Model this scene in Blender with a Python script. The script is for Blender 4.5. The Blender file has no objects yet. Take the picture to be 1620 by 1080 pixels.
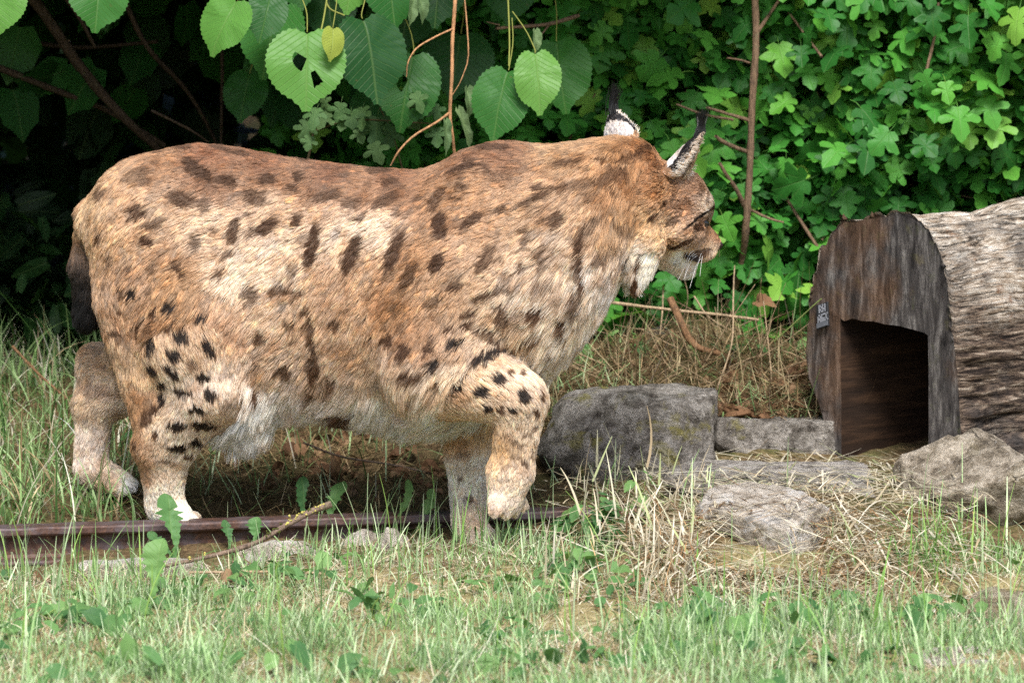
import bpy, bmesh, math, random, time
import numpy as np
from mathutils import Vector, Matrix, noise, kdtree

SC = bpy.context.scene
COL = SC.collection
rng = np.random.default_rng(7)
random.seed(7)
T0 = time.time()

# ------------------------------------------------------------------ camera, sky, sun, exposure
PITCH = math.radians(6.4)
CAMD, CAMH, FPX = 6.0, 1.0, 5700.0          # distance, height, focal length in photo pixels
cd = bpy.data.cameras.new('camera')
cam = bpy.data.objects.new('camera', cd)
COL.objects.link(cam)
cam.location = (0, -CAMD, CAMH)
cam.rotation_euler = (math.pi/2 - PITCH, 0, 0)
cd.sensor_width = 36
cd.lens = FPX/1620*36
cd.clip_start, cd.clip_end = 0.1, 300
cd.dof.use_dof = True
cd.dof.focus_distance = 5.95
cd.dof.aperture_fstop = 8.0
SC.camera = cam

SUN_EL, SUN_AZ = math.radians(52), math.radians(6)   # azimuth: degrees to the right of "behind the camera"
w = bpy.data.worlds.new('World'); SC.world = w; w.use_nodes = True
nt = w.node_tree; nt.nodes.clear()
sky = nt.nodes.new('ShaderNodeTexSky'); sky.sky_type = 'NISHITA'; sky.sun_disc = False
sky.sun_elevation = SUN_EL
sky.sun_rotation = math.pi - SUN_AZ
sky.air_density, sky.dust_density, sky.ozone_density = 1.0, 3.0, 1.0
bg = nt.nodes.new('ShaderNodeBackground'); bg.inputs['Strength'].default_value = 0.10
wo = nt.nodes.new('ShaderNodeOutputWorld')
nt.links.new(sky.outputs[0], bg.inputs[0]); nt.links.new(bg.outputs[0], wo.inputs[0])
sd = bpy.data.lights.new('sun', 'SUN'); sun = bpy.data.objects.new('sun', sd); COL.objects.link(sun)
sd.energy, sd.angle, sd.color = 2.5, math.radians(20), (1, 0.985, 0.955)
sdir = Vector((math.sin(SUN_AZ)*math.cos(SUN_EL), -math.cos(SUN_AZ)*math.cos(SUN_EL), math.sin(SUN_EL)))
sun.rotation_euler = sdir.to_track_quat('Z', 'Y').to_euler()
SC.view_settings.view_transform = 'Standard'; SC.view_settings.look = 'None'
SC.view_settings.gamma = 1; SC.view_settings.use_curve_mapping = False
SC.view_settings.exposure = 1.15
SC.cycles.max_bounces = 8; SC.cycles.diffuse_bounces = 3; SC.cycles.glossy_bounces = 2
SC.cycles.transmission_bounces = 5; SC.cycles.transparent_max_bounces = 6
SC.cycles.use_denoising = False; SC.cycles.denoiser = 'OPENIMAGEDENOISE'; SC.cycles.denoising_input_passes = 'RGB_ALBEDO_NORMAL'

# ------------------------------------------------------------------ helpers
FWD = np.array([0, math.cos(PITCH), -math.sin(PITCH)]); UPV = np.array([0, math.sin(PITCH), math.cos(PITCH)])
CAM = np.array([0, -CAMD, CAMH])
def ray(px, py):
    return FWD + np.array([(px-810)/FPX, 0, 0]) - UPV*((py-540)/FPX)
def P(px, py, Y):
    """world point at depth plane Y that stands where the photograph shows pixel px, py"""
    d = ray(px, py); return CAM + d*((Y+CAMD)/d[1])
def on_plane(px, py, p0, n):
    d = ray(px, py); t = np.dot(np.asarray(p0)-CAM, n)/np.dot(d, n); return CAM + d*t
def proj(p):
    q = p - CAM; z = q@FWD
    return 810 + FPX*q[..., 0]/z, 540 - FPX*(q@UPV)/z
def lin(c):
    c = np.asarray(c, float)/255; return np.where(c < .04045, c/12.92, ((c+.055)/1.055)**2.4)
def lin4(c): return tuple(lin(c)) + (1,)

def hash3(i, j, k, s=0):
    n = (i.astype(np.int64)*73856093) ^ (j.astype(np.int64)*19349663) ^ (k.astype(np.int64)*83492791) ^ (s*2654435761)
    n = (n ^ (n >> 13)) * 1274126177 & 0x7fffffff
    n = (n ^ (n >> 16)) * 668265263 & 0x7fffffff
    return (n & 0xffff)/65535.0
def vnoise(p, s=0):
    """smooth value noise in -1..1 at points p (N,3)"""
    f = np.floor(p).astype(np.int64); t = p - f; t = t*t*(3-2*t)
    r = 0
    for a in (0, 1):
        for b in (0, 1):
            for c in (0, 1):
                wt = (t[:, 0] if a else 1-t[:, 0])*(t[:, 1] if b else 1-t[:, 1])*(t[:, 2] if c else 1-t[:, 2])
                r = r + wt*hash3(f[:, 0]+a, f[:, 1]+b, f[:, 2]+c, s)
    return r*2-1
def fbm(p, o=4, s=0):
    r, a = 0, 1.
    for k in range(o):
        r = r + a*vnoise(p*(2.03**k)+k*7.3, s+k); a *= .5
    return r

def tag(o, label=None, cat=None, group=None, kind=None):
    if label: o['label'] = label
    if cat: o['category'] = cat
    if group: o['group'] = group
    if kind: o['kind'] = kind
    return o
def empty(name, loc, label, cat, group=None):
    o = bpy.data.objects.new(name, None); COL.objects.link(o); o.location = tuple(loc)
    o.empty_display_size = .02
    return tag(o, label, cat, group)
def link(name, me, mat=None, parent=None, world=True):
    """link mesh data as an object; vertices are in world space, so undo the parent's offset"""
    o = bpy.data.objects.new(name, me); COL.objects.link(o)
    if mat is not None and len(me.materials) == 0: me.materials.append(mat)
    if parent is not None:
        o.parent = parent
        if world:
            bpy.context.view_layer.update()
            o.matrix_parent_inverse = parent.matrix_world.inverted()
    return o
def mesh_np(name, verts, faces, smooth=True, uv=None, tint=None):
    """faces: (M,k) int array of equal-size faces; uv per vertex (N,2); tint per vertex (N,3)"""
    me = bpy.data.meshes.new(name); verts = np.asarray(verts, np.float32); faces = np.asarray(faces, np.int32)
    M, k = faces.shape
    me.vertices.add(len(verts)); me.vertices.foreach_set('co', verts.ravel())
    me.loops.add(M*k); me.loops.foreach_set('vertex_index', faces.ravel())
    me.polygons.add(M); me.polygons.foreach_set('loop_start', np.arange(0, M*k, k, dtype=np.int32))
    me.polygons.foreach_set('loop_total', np.full(M, k, np.int32))
    if smooth: me.polygons.foreach_set('use_smooth', np.ones(M, bool))
    if uv is not None:
        l = me.uv_layers.new(name='UVMap'); l.data.foreach_set('uv', np.asarray(uv, np.float32)[faces.ravel()].ravel())
    if tint is not None:
        a = me.attributes.new('tint', 'FLOAT_COLOR', 'POINT')
        a.data.foreach_set('color', np.c_[tint, np.ones(len(verts))].astype(np.float32).ravel())
    me.update(calc_edges=True); me.validate()
    return me

class NT:
    """small node-graph builder"""
    def __init__(s, name):
        s.m = bpy.data.materials.new(name); s.m.use_nodes = True; s.t = s.m.node_tree; s.t.nodes.clear()
        s.out = s.t.nodes.new('ShaderNodeOutputMaterial')
    def n(s, typ, ins=None, **kw):
        nd = s.t.nodes.new(typ)
        for k, v in kw.items(): setattr(nd, k, v)
        for k, v in (ins or {}).items():
            if isinstance(v, bpy.types.NodeSocket): s.t.links.new(v, nd.inputs[k])
            else: nd.inputs[k].default_value = v
        return nd
    def noise(s, vec, scale, detail=5, rough=.6, dist=0):
        return s.n('ShaderNodeTexNoise', {'Vector': vec, 'Scale': scale, 'Detail': detail, 'Roughness': rough, 'Distortion': dist}).outputs
    def math(s, op, a, b=0., c=None):
        i = {0: a, 1: b}
        if c is not None: i[2] = c
        return s.n('ShaderNodeMath', i, operation=op).outputs[0]
    def ramp(s, fac, stops, interp='LINEAR'):
        r = s.n('ShaderNodeValToRGB', {'Fac': fac}); e = r.color_ramp; e.interpolation = interp
        while len(e.elements) < len(stops): e.elements.new(.5)
        for x, (p, c) in zip(e.elements, stops):
            x.position = p; x.color = c if len(c) == 4 else tuple(c)+(1,)
        return r.outputs[0]
    def mix(s, fac, a, b, mode='MIX'):
        nd = s.n('ShaderNodeMix', data_type='RGBA', blend_type=mode)
        for k, v in ((0, fac), (6, a), (7, b)):
            if isinstance(v, bpy.types.NodeSocket): s.t.links.new(v, nd.inputs[k])
            else: nd.inputs[k].default_value = v if k == 0 or len(v) == 4 else tuple(v)+(1,)
        return nd.outputs[2]
    def bump(s, h, strength=.5, dist=.01, nrm=None):
        i = {'Height': h, 'Strength': strength, 'Distance': dist}
        if nrm is not None: i['Normal'] = nrm
        return s.n('ShaderNodeBump', i).outputs[0]
    def done(s, sh):
        s.t.links.new(sh, s.out.inputs[0]); return s.m
    def pbsdf(s, color, rough=.7, nrm=None, spec=.3, **kw):
        i = {'Base Color': color, 'Roughness': rough, 'Specular IOR Level': spec}
        if nrm is not None: i['Normal'] = nrm
        i.update(kw)
        return s.n('ShaderNodeBsdfPrincipled', i).outputs[0]
    def coord(s, k='Object'): return s.n('ShaderNodeTexCoord').outputs[k]
    def mapping(s, vec, scale=(1, 1, 1), rot=(0, 0, 0), loc=(0, 0, 0)):
        return s.n('ShaderNodeMapping', {'Vector': vec, 'Scale': scale, 'Rotation': rot, 'Location': loc}).outputs[0]

def tube_np(pts, radii, k=7):
    """verts, quads of a tube along a polyline"""
    pts = np.asarray(pts, float); n = len(pts); radii = np.broadcast_to(radii, (n,))
    tg = np.gradient(pts, axis=0); tg /= np.linalg.norm(tg, axis=1)[:, None]+1e-9
    ref = np.array([.31, .77, .55])
    a = np.cross(tg, ref); a /= np.linalg.norm(a, axis=1)[:, None]+1e-9; b = np.cross(tg, a)
    th = np.arange(k)/k*2*math.pi
    v = pts[:, None] + radii[:, None, None]*(a[:, None]*np.cos(th)[None, :, None] + b[:, None]*np.sin(th)[None, :, None])
    i, j = np.meshgrid(np.arange(n-1), np.arange(k), indexing='ij'); j2 = (j+1) % k
    f = np.stack([i*k+j, i*k+j2, (i+1)*k+j2, (i+1)*k+j], -1).reshape(-1, 4)
    return v.reshape(-1, 3), f
def smooth_path(pts, n=24):
    """Catmull-Rom through points"""
    p = np.asarray(pts, float); p = np.vstack([2*p[0]-p[1], p, 2*p[-1]-p[-2]]); m = len(p)-3
    out = []
    for t in np.linspace(0, m-1e-6, n):
        i = int(t); u = t-i; a, b, c, d = p[i:i+4]
        out.append(.5*((2*b)+(c-a)*u+(2*a-5*b+4*c-d)*u*u+(3*b-a-3*c+d)*u**3))
    return np.array(out)
def merge(parts):
    V, F, o = [], [], 0
    for v, f in parts:
        V.append(v); F.append(np.asarray(f)+o); o += len(v)
    return np.vstack(V), np.vstack(F)
def bark_tube(name, path, r0, r1, mat, parent=None, k=8, knots=.12, n=30, sd=0):
    p = smooth_path(path, n); r = np.linspace(r0, r1, n)
    r = r*(1+knots*vnoise(p*60, sd)); v, f = tube_np(p, r, k)
    v = v + .12*r0*np.stack([vnoise(v*90, sd+q) for q in (1, 2, 3)], 1)
    c0 = len(v); v = np.vstack([v, p[:1], p[-1:]])
    q = []
    for j in range(k):
        q.append((c0, (j+1) % k, j, j)); q.append((c0+1, (n-1)*k+j, (n-1)*k+(j+1) % k, (n-1)*k+(j+1) % k))
    me = mesh_np(name, v, f)
    return link(name, me, mat, parent)
# ------------------------------------------------------------------ ground
GP = [(0,1080,-1.22),(400,1080,-1.22),(810,1080,-1.22),(1200,1080,-1.2),(1620,1080,-1.18),
 (0,960,-.6),(400,960,-.58),(810,960,-.58),(1200,985,-.62),(1620,985,-.6),
 (300,908,-.26),(600,880,-.15),(745,862,-.06),(950,880,-.14),
 (265,838,.04),(170,788,.22),(100,800,.15),(500,795,.25),(700,790,.2),(850,790,.2),
 (0,700,.7),(500,720,.65),(50,600,1.1),(300,620,1.1),(700,700,.6),
 (1000,860,-.2),(1080,800,-.08),(1200,890,-.38),(1330,880,-.32),(1450,890,-.3),(1600,900,-.32),
 (1080,775,.05),(1250,768,.05),(1400,762,.12),(1330,800,-.12),(1420,800,-.12),
 (900,610,.75),(1000,560,.8),(1200,645,.6),(1150,560,.8),(1100,490,1.0),(1270,560,.9),(1600,720,.3),
 (1480,880,-.14),(1560,886,-.15),(1640,892,-.15),(1330,752,.22),(1400,756,.24),(1460,756,.2),(0,906,-.20),(0,912,-.26),(150,905,-.2),(300,896,-.13),(600,864,-.02),(850,846,.035),(960,840,.06),(1150,754,.36),(1290,752,.36),(1150,800,.1)]
GPW = [P(*g) for g in GP]
for x in (-4, -2, 0, 2, 4): GPW += [np.array((x, 3., .55)), np.array((x, 6, 1.6)), np.array((x, -3., 0.)), np.array((x, -6, -.05))]
for y in (-2, -.8, .4): GPW += [np.array((-2.4, y, .02)), np.array((2.4, y, .1))]
GPW = np.array(GPW)
def gz(x, y, fine=True):
    x = np.atleast_1d(np.asarray(x, float)); y = np.atleast_1d(np.asarray(y, float))
    num = np.zeros_like(x); den = np.zeros_like(x)
    for g in GPW:
        d2 = (x-g[0])**2 + ((y-g[1])*.8)**2; wt = 1/(d2+.004)**1.6
        num += wt*g[2]; den += wt
    z = num/den
    if fine:
        p = np.stack([x, y, x*0], 1); z = z + .010*fbm(p*9, 3, 11) + .004*vnoise(p*45, 5)
    far = np.clip((np.hypot(x, y)-8)/30, 0, 1)
    return z*(1-far) + far*(np.maximum(y, 0)*.3)
def hit(px, py, y0=-1.4, y1=1.6):
    """the point of the ground that the photograph shows at px, py"""
    ys = np.linspace(y0, y1, 260); p = np.array([P(px, py, y) for y in ys]); d = p[:, 2]-gz(p[:, 0], p[:, 1])
    i = int(np.argmax(d < 0)) if (d < 0).any() else len(ys)-1
    q = p[i].copy(); q[2] = gz(q[0], q[1])[0]; return q
def build_ground():
    def axis(a, b, s, far):
        c = np.arange(a, b, s); g = []; q = s
        while (g[-1] if g else 0) < far: q *= 1.35; g.append((g[-1] if g else 0)+q)
        g = np.array(g); return np.r_[(a-g)[::-1], c, c[-1]+g]
    xs, ys = axis(-1.1, 1.12, .012, 60), axis(-1.5, 1.5, .014, 60)
    X, Y = np.meshgrid(xs, ys); z = gz(X.ravel(), Y.ravel())
    v = np.c_[X.ravel(), Y.ravel(), z]; nx = len(xs)
    i, j = np.meshgrid(np.arange(len(ys)-1), np.arange(nx-1), indexing='ij')
    f = np.stack([i*nx+j, i*nx+j+1, (i+1)*nx+j+1, (i+1)*nx+j], -1).reshape(-1, 4)
    m = NT('soil'); c = m.coord()
    n1 = m.noise(c, 14, 6)[0]; n2 = m.noise(c, 90, 6, .7)[0]; n3 = m.noise(m.mapping(c, (60, 200, 60), (0, 0, .6)), 1, 4)[0]
    col = m.ramp(n2, [(.3, lin4((58, 46, 34))), (.55, lin4((104, 86, 62))), (.75, lin4((156, 134, 100)))])
    col = m.mix(m.ramp(n1, [(.45, (0, 0, 0)), (.65, (.6, .6, .6))]), col, lin((70, 84, 44)))
    col = m.mix(m.ramp(n3, [(.55, (0, 0, 0)), (.7, (.5, .5, .5))]), col, lin((165, 142, 104)))
    yy = m.n('ShaderNodeSeparateXYZ', {0: c}).outputs[1]
    thatch = m.ramp(n2, [(.3, lin4((104, 92, 62))), (.5, lin4((160, 148, 104))), (.75, lin4((206, 194, 152)))])
    col = m.mix(m.ramp(m.math('MULTIPLY_ADD', yy, -1., m.math('MULTIPLY_ADD', n1, .3, -.2)), [(.05, (0, 0, 0)), (.3, (.75, .75, .75))]), col, thatch)
    mat = m.done(m.pbsdf(col, .95, m.bump(n2, .9, .01), .1))
    tag(link('ground', mesh_np('ground', v, f), mat), 'uneven earth bank littered with dry stalks under the lynx and the stones', kind='structure')
build_ground()
# ------------------------------------------------------------------ lynx
HD = math.radians(37); HP = math.radians(20)
hF = np.array([math.cos(HD)*math.cos(HP), math.sin(HD)*math.cos(HP), -math.sin(HP)])
hR = np.array([math.sin(HD), -math.cos(HD), -.22]); hR -= hF*np.dot(hR, hF); hR /= np.linalg.norm(hR)
hU = np.cross(hR, hF)
HS = P(1044, 317, .0)
def H(f, r, u): return HS + (hF*f + hR*r + hU*u)*1.14

TOR = np.array([ # u, top, bottom, half width
 (134,340,370,.02),(142,318,400,.045),(154,298,440,.07),(170,272,520,.10),(210,251,600,.125),(260,236,650,.14),(310,226,680,.142),(360,232,694,.140),
 (400,238,674,.120),(450,249,676,.114),(520,258,674,.132),(600,267,686,.150),(660,271,698,.152),(700,258,692,.152),(735,238,682,.15),(775,226,662,.149),(810,223,645,.147),
 (850,230,618,.145),(900,226,575,.13),(940,219,525,.112),(975,215,470,.092),(1005,219,425,.072),(1030,234,395,.05)], float)
def yc_of(u): return np.interp(u, [130, 850, 950, 1035], [.10, -.06, -.06, -.02])
tx, tzc, th, ty, tw = [], [], [], [], []
for u, t, b, wd in TOR:
    y = yc_of(u); a = P(u, t+1, y); c = P(u, b-20, y)
    tx.append(a[0]); tzc.append((a[2]+c[2])/2); th.append(max((a[2]-c[2])/2, .01)); ty.append(y); tw.append(wd)
tx = np.array(tx)
def spl(x, ys):
    """smooth interpolation of the section table"""
    xs = np.linspace(tx[0], tx[-1], 240); yv = np.interp(xs, tx, ys)
    k = np.hanning(15); k /= k.sum(); yv = np.convolve(np.pad(yv, 7, mode='edge'), k, 'valid')
    return np.interp(x, xs, yv)

LIMBS = {
 'near_hind': [((285,510,-.01),.078,(304,548,-.034),.074),((304,548,-.034),.074,(325,612,-.05),.054),((322,615,-.045),.054,(247,702,-.01),.040), ((322,625,-.035),.050,(286,706,-.01),.028), ((282,690,-.01),.030,(262,770,.015),.027),
   ((226,470,.02),.078,(250,650,-.01),.046),((250,702,-.01),.036,(260,795,.02),.030),((260,800,.02),.031,(284,815,.0),.023)],
 'far_hind': [((260,430,.17),.10,(215,590,.19),.05),((222,588,.19),.05,(158,574,.2),.034),((156,578,.2),.034,(143,735,.2),.028),
   ((148,744,.2),.029,(192,764,.18),.022),((200,620,.19),.036,(150,640,.2),.036)],
 'near_fore': [((692,590,-.165),.066,(818,628,-.195),.045),((822,634,-.195),.043,(812,730,-.19),.032),
   ((807,750,-.19),.039,(800,786,-.195),.028)],
 'far_fore': [((770,600,.04),.07,(738,715,.0),.034),((738,715,.0),.033,(741,810,.0),.028),((742,832,-.01),.029,(766,850,-.03),.021)],
 'pouch': [((388,640,.02),.045,(396,678,.02),.024)],
 'tail': [((152,340,.1),.030,(138,420,.1),.025),((138,420,.1),.024,(137,498,.1),.021)],
}
for k, L in LIMBS.items(): LIMBS[k] = [(P(*a), ra, P(*b), rb) for a, ra, b, rb in L]
# toes
def toes(c, fw, n, spread, r):
    s = np.cross(fw, [0, 0, 1]); s /= np.linalg.norm(s); out = []
    for i in range(n):
        q = (i-(n-1)/2)*spread
        out.append((c+s*q, r, c+s*q*1.25+fw*(.024-.25*abs(q)), r*.85))
    return out
fwx = np.array([.97, -.15, -.1])
LIMBS['near_hind'] += toes(P(286,822,.01), fwx, 4, .0205, .0132)
LIMBS['far_hind'] += toes(P(188,768,.18), fwx, 4, .0195, .0130)
LIMBS['far_fore'] += toes(P(760,856,-.03), fwx, 4, .0195, .0130)
LIMBS['near_fore'] += toes(P(801,789,-.195), np.array([.25, -.2, -.95]), 4, .0195, .0130)
HEAD = [(H(-.01,0,0),.062,H(.03,0,.0),.060), (H(-.05,0,-.01),.068,H(0,0,-.01),.058), (H(.03,0,.012),.05,H(.062,0,.004),.036),
 (H(.05,0,-.022),.036,H(.106,0,-.034),.026), (H(.07,.015,-.038),.024,H(.102,.010,-.042),.017), (H(.07,-.015,-.038),.024,H(.102,-.010,-.042),.017),
 (H(.0,0,-.045),.040,H(.093,0,-.076),.019), (H(.10,0,-.024),.017,H(.127,0,-.027),.012),
 (H(.052,.030,.020),.018,H(.066,.016,.018),.016), (H(.052,-.030,.020),.018,H(.066,-.016,.018),.016),
 (H(.02,.042,-.028),.034,H(.045,.036,-.025),.026), (H(.02,-.042,-.028),.034,H(.045,-.036,-.025),.026),
 (P(1022,385,-.07),.032,P(1008,448,-.08),.010), (P(1005,390,.05),.032,P(995,445,.06),.010)]
def cone(p, a, ra, b, rb):
    ab = b-a; t = np.clip(((p-a)@ab)/np.dot(ab, ab), 0, 1)
    return np.linalg.norm(p-(a+t[:, None]*ab), axis=1) - (ra+(rb-ra)*t)
def smin(a, b, k):
    h = np.clip(.5+.5*(b-a)/k, 0, 1); return b*(1-h)+a*h-k*h*(1-h)
def d_torso(p):
    x = p[:, 0]; xc = np.clip(x, tx[0], tx[-1]); h = spl(xc, th); wd = spl(xc, tw); zc = spl(xc, tzc); y = spl(xc, ty)
    q = np.sqrt(((p[:, 2]-zc)/h)**2 + ((p[:, 1]-y)/wd)**2)
    d = (q-1)*np.minimum(h, wd)
    return np.where(x != xc, np.hypot(np.maximum(d, 0), x-xc)+np.minimum(d, 0)*0, d)
def chain(p, L, k=.014):
    d = None
    for s in L:
        e = cone(p, *s); d = e if d is None else smin(d, e, .005 if max(s[1], s[3]) < .0140 else k)
    return d
FORM = [(P(770,340,-.075), .075, P(740,450,-.128), .085), (P(740,450,-.128), .085, P(690,570,-.158), .074), (P(235,370,.04), .09, P(290,500,-.0), .085)]
KREG = {'near_hind': .042, 'pouch': .05, 'far_hind': .03, 'near_fore': .042, 'far_fore': .02, 'tail': .02}
def d_all(p):
    d = smin(d_torso(p), chain(p, FORM, .03), .06)
    for k, L in LIMBS.items(): d = smin(d, chain(p, L), KREG[k])
    return smin(d, chain(p, HEAD, .012), .035)
def d_regions(p):
    return np.stack([np.minimum(d_torso(p), chain(p, FORM)-.012)] + [chain(p, L) for L in LIMBS.values()] + [chain(p, HEAD)], 1)
REG = ['torso'] + list(LIMBS) + ['head']

def surface_nets(lo, hi, s):
    n = np.ceil((hi-lo)/s).astype(int)+1
    ax = [lo[i]+s*np.arange(n[i]) for i in range(3)]
    G = np.empty(n)
    for i0 in range(0, n[0], 24):      # slab by slab, limbs only near their box
        sl = ax[0][i0:i0+24]
        X, Y, Z = np.meshgrid(sl, ax[1], ax[2], indexing='ij')
        p = np.stack([X.ravel(), Y.ravel(), Z.ravel()], 1)
        G[i0:i0+24] = d_all(p).reshape(len(sl), n[1], n[2])
    ins = G < 0
    c = np.array(n)-1
    acc = np.zeros(tuple(c)+(3,)); cnt = np.zeros(tuple(c))
    def sub(A, o): return A[o[0]:o[0]+c[0], o[1]:o[1]+c[1], o[2]:o[2]+c[2]]
    for axis in range(3):
        o1, o2 = [q for q in range(3) if q != axis]
        for u in (0, 1):
            for v in (0, 1):
                a = [0, 0, 0]; a[o1], a[o2] = u, v; b = list(a); b[axis] = 1
                ga, gb = sub(G, a), sub(G, b); cr = (ga < 0) != (gb < 0)
                t = np.where(cr, ga/np.where(cr, ga-gb, 1), 0)
                for q in range(3):
                    acc[..., q] += np.where(cr, t if q == axis else a[q], 0)
                cnt += cr
    act = cnt > 0; idx = -np.ones(tuple(c), int); idx[act] = np.arange(act.sum())
    ii = np.argwhere(act); V = lo + s*(ii + acc[act]/cnt[act][:, None])
    Q = []
    for axis in range(3):
        o1, o2 = [(1, 2), (2, 0), (0, 1)][axis]
        a = ins; b = np.roll(ins, -1, axis); cr = a != b
        e = np.argwhere(cr)
        e = e[(e[:, axis] < n[axis]-1) & (e[:, o1] > 0) & (e[:, o2] > 0) & (e[:, o1] < c[o1]) & (e[:, o2] < c[o2])]
        d1 = np.zeros(3, int); d1[o1] = 1; d2 = np.zeros(3, int); d2[o2] = 1
        q = np.stack([idx[tuple((e-d1-d2).T)], idx[tuple((e-d2).T)], idx[tuple(e.T)], idx[tuple((e-d1).T)]], 1)
        fl = ins[tuple(e.T)]; q[~fl] = q[~fl][:, ::-1]
        Q.append(q)
    return V, np.vstack(Q)

SPOTS_AND_CREASES = """312 271 24 8 35 .8;355 286 14 8 10 .7;286 317 18 10 10 .6;322 322 8 7 0 .45;214 339 15 9 -40 .6;244 353 12 10 0 .5;230 383 9 8 0 .75;157 308 9 6 -50 .5;
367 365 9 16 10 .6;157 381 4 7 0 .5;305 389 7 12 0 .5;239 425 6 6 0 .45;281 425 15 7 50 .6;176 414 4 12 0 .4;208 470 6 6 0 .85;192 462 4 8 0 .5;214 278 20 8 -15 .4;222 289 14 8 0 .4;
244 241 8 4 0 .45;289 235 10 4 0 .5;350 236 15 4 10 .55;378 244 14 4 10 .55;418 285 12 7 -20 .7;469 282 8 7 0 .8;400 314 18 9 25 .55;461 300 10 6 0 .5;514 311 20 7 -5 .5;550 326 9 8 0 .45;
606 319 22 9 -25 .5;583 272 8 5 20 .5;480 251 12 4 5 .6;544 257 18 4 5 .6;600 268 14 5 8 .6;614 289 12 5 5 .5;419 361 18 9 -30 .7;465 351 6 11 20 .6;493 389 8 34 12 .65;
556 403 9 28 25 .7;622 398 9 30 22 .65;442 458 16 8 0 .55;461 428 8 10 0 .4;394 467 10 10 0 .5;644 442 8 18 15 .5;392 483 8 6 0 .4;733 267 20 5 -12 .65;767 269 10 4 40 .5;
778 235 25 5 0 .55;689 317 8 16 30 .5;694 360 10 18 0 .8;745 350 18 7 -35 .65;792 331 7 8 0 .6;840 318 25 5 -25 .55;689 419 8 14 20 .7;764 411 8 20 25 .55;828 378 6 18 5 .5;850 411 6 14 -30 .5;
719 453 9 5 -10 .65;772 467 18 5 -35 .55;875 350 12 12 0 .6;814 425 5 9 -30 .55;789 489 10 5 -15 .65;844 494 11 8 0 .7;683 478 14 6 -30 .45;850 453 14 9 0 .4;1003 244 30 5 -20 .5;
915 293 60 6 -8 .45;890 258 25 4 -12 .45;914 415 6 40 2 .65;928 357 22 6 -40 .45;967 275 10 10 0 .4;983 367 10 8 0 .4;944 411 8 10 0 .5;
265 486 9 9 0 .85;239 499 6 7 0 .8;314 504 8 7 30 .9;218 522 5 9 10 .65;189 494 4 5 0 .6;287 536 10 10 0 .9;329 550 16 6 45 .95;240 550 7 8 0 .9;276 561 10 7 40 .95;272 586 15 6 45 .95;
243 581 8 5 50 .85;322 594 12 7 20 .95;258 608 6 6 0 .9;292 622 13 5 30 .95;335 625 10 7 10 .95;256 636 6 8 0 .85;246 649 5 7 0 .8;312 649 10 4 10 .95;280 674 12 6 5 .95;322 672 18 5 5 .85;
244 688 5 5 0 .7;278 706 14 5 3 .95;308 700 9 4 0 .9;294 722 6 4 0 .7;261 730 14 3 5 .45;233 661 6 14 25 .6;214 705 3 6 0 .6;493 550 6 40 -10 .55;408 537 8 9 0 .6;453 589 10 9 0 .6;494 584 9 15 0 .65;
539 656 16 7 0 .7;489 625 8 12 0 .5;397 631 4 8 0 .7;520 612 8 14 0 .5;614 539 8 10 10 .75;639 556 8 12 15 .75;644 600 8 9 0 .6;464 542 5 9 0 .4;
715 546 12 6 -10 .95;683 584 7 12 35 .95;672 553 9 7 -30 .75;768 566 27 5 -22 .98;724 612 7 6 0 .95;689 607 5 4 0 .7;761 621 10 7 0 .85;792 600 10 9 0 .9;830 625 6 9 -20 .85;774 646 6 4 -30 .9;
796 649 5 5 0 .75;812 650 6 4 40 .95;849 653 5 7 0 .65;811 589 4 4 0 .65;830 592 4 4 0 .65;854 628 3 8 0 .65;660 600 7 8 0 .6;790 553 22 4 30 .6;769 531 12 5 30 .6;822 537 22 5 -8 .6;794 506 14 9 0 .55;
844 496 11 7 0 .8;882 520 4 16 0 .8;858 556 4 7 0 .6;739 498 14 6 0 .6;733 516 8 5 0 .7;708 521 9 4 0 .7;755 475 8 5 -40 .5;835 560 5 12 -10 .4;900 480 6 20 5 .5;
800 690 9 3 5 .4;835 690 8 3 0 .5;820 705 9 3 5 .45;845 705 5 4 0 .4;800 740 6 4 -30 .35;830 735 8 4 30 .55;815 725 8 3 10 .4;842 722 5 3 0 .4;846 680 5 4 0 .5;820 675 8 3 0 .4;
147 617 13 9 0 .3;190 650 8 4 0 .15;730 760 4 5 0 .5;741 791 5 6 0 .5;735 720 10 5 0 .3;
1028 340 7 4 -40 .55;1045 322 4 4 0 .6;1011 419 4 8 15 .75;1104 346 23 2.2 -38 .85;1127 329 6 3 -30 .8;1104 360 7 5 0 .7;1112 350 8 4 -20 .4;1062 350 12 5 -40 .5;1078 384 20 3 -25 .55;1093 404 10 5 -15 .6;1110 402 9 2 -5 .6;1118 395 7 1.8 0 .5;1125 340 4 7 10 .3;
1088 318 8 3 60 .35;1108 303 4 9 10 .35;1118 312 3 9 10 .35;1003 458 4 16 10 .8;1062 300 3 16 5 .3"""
_g = np.random.default_rng(23)
EXTRA = []
for _ in range(110):
    a_, b_ = _g.uniform(150, 1000), _g.uniform(250, 640)
    if b_ > np.interp(a_, [150, 400, 800, 1000], [520, 640, 560, 420]) or b_ < np.interp(a_, [150, 320, 620, 800, 1000], [300, 240, 285, 240, 235]): continue
    EXTRA.append('%d %d %.1f %.1f %d %.2f' % (a_, b_, _g.uniform(4, 9), _g.uniform(3, 7), _g.uniform(-50, 40), _g.uniform(.3, .58)))
SPOTS_AND_CREASES = SPOTS_AND_CREASES+';'+';'.join(EXTRA)
SPOTS_AND_CREASES = np.array([[float(x) for x in s.split()] for s in SPOTS_AND_CREASES.replace('\n', '').split(';')])  # the long flank line and the under-shoulder streak are painted crease shadows
def K(s):
    a = np.array([[float(x) for x in q.split()] for q in s.replace('\n', '').split(';')]); return a[:, :2], lin(a[:, 2:])
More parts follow.
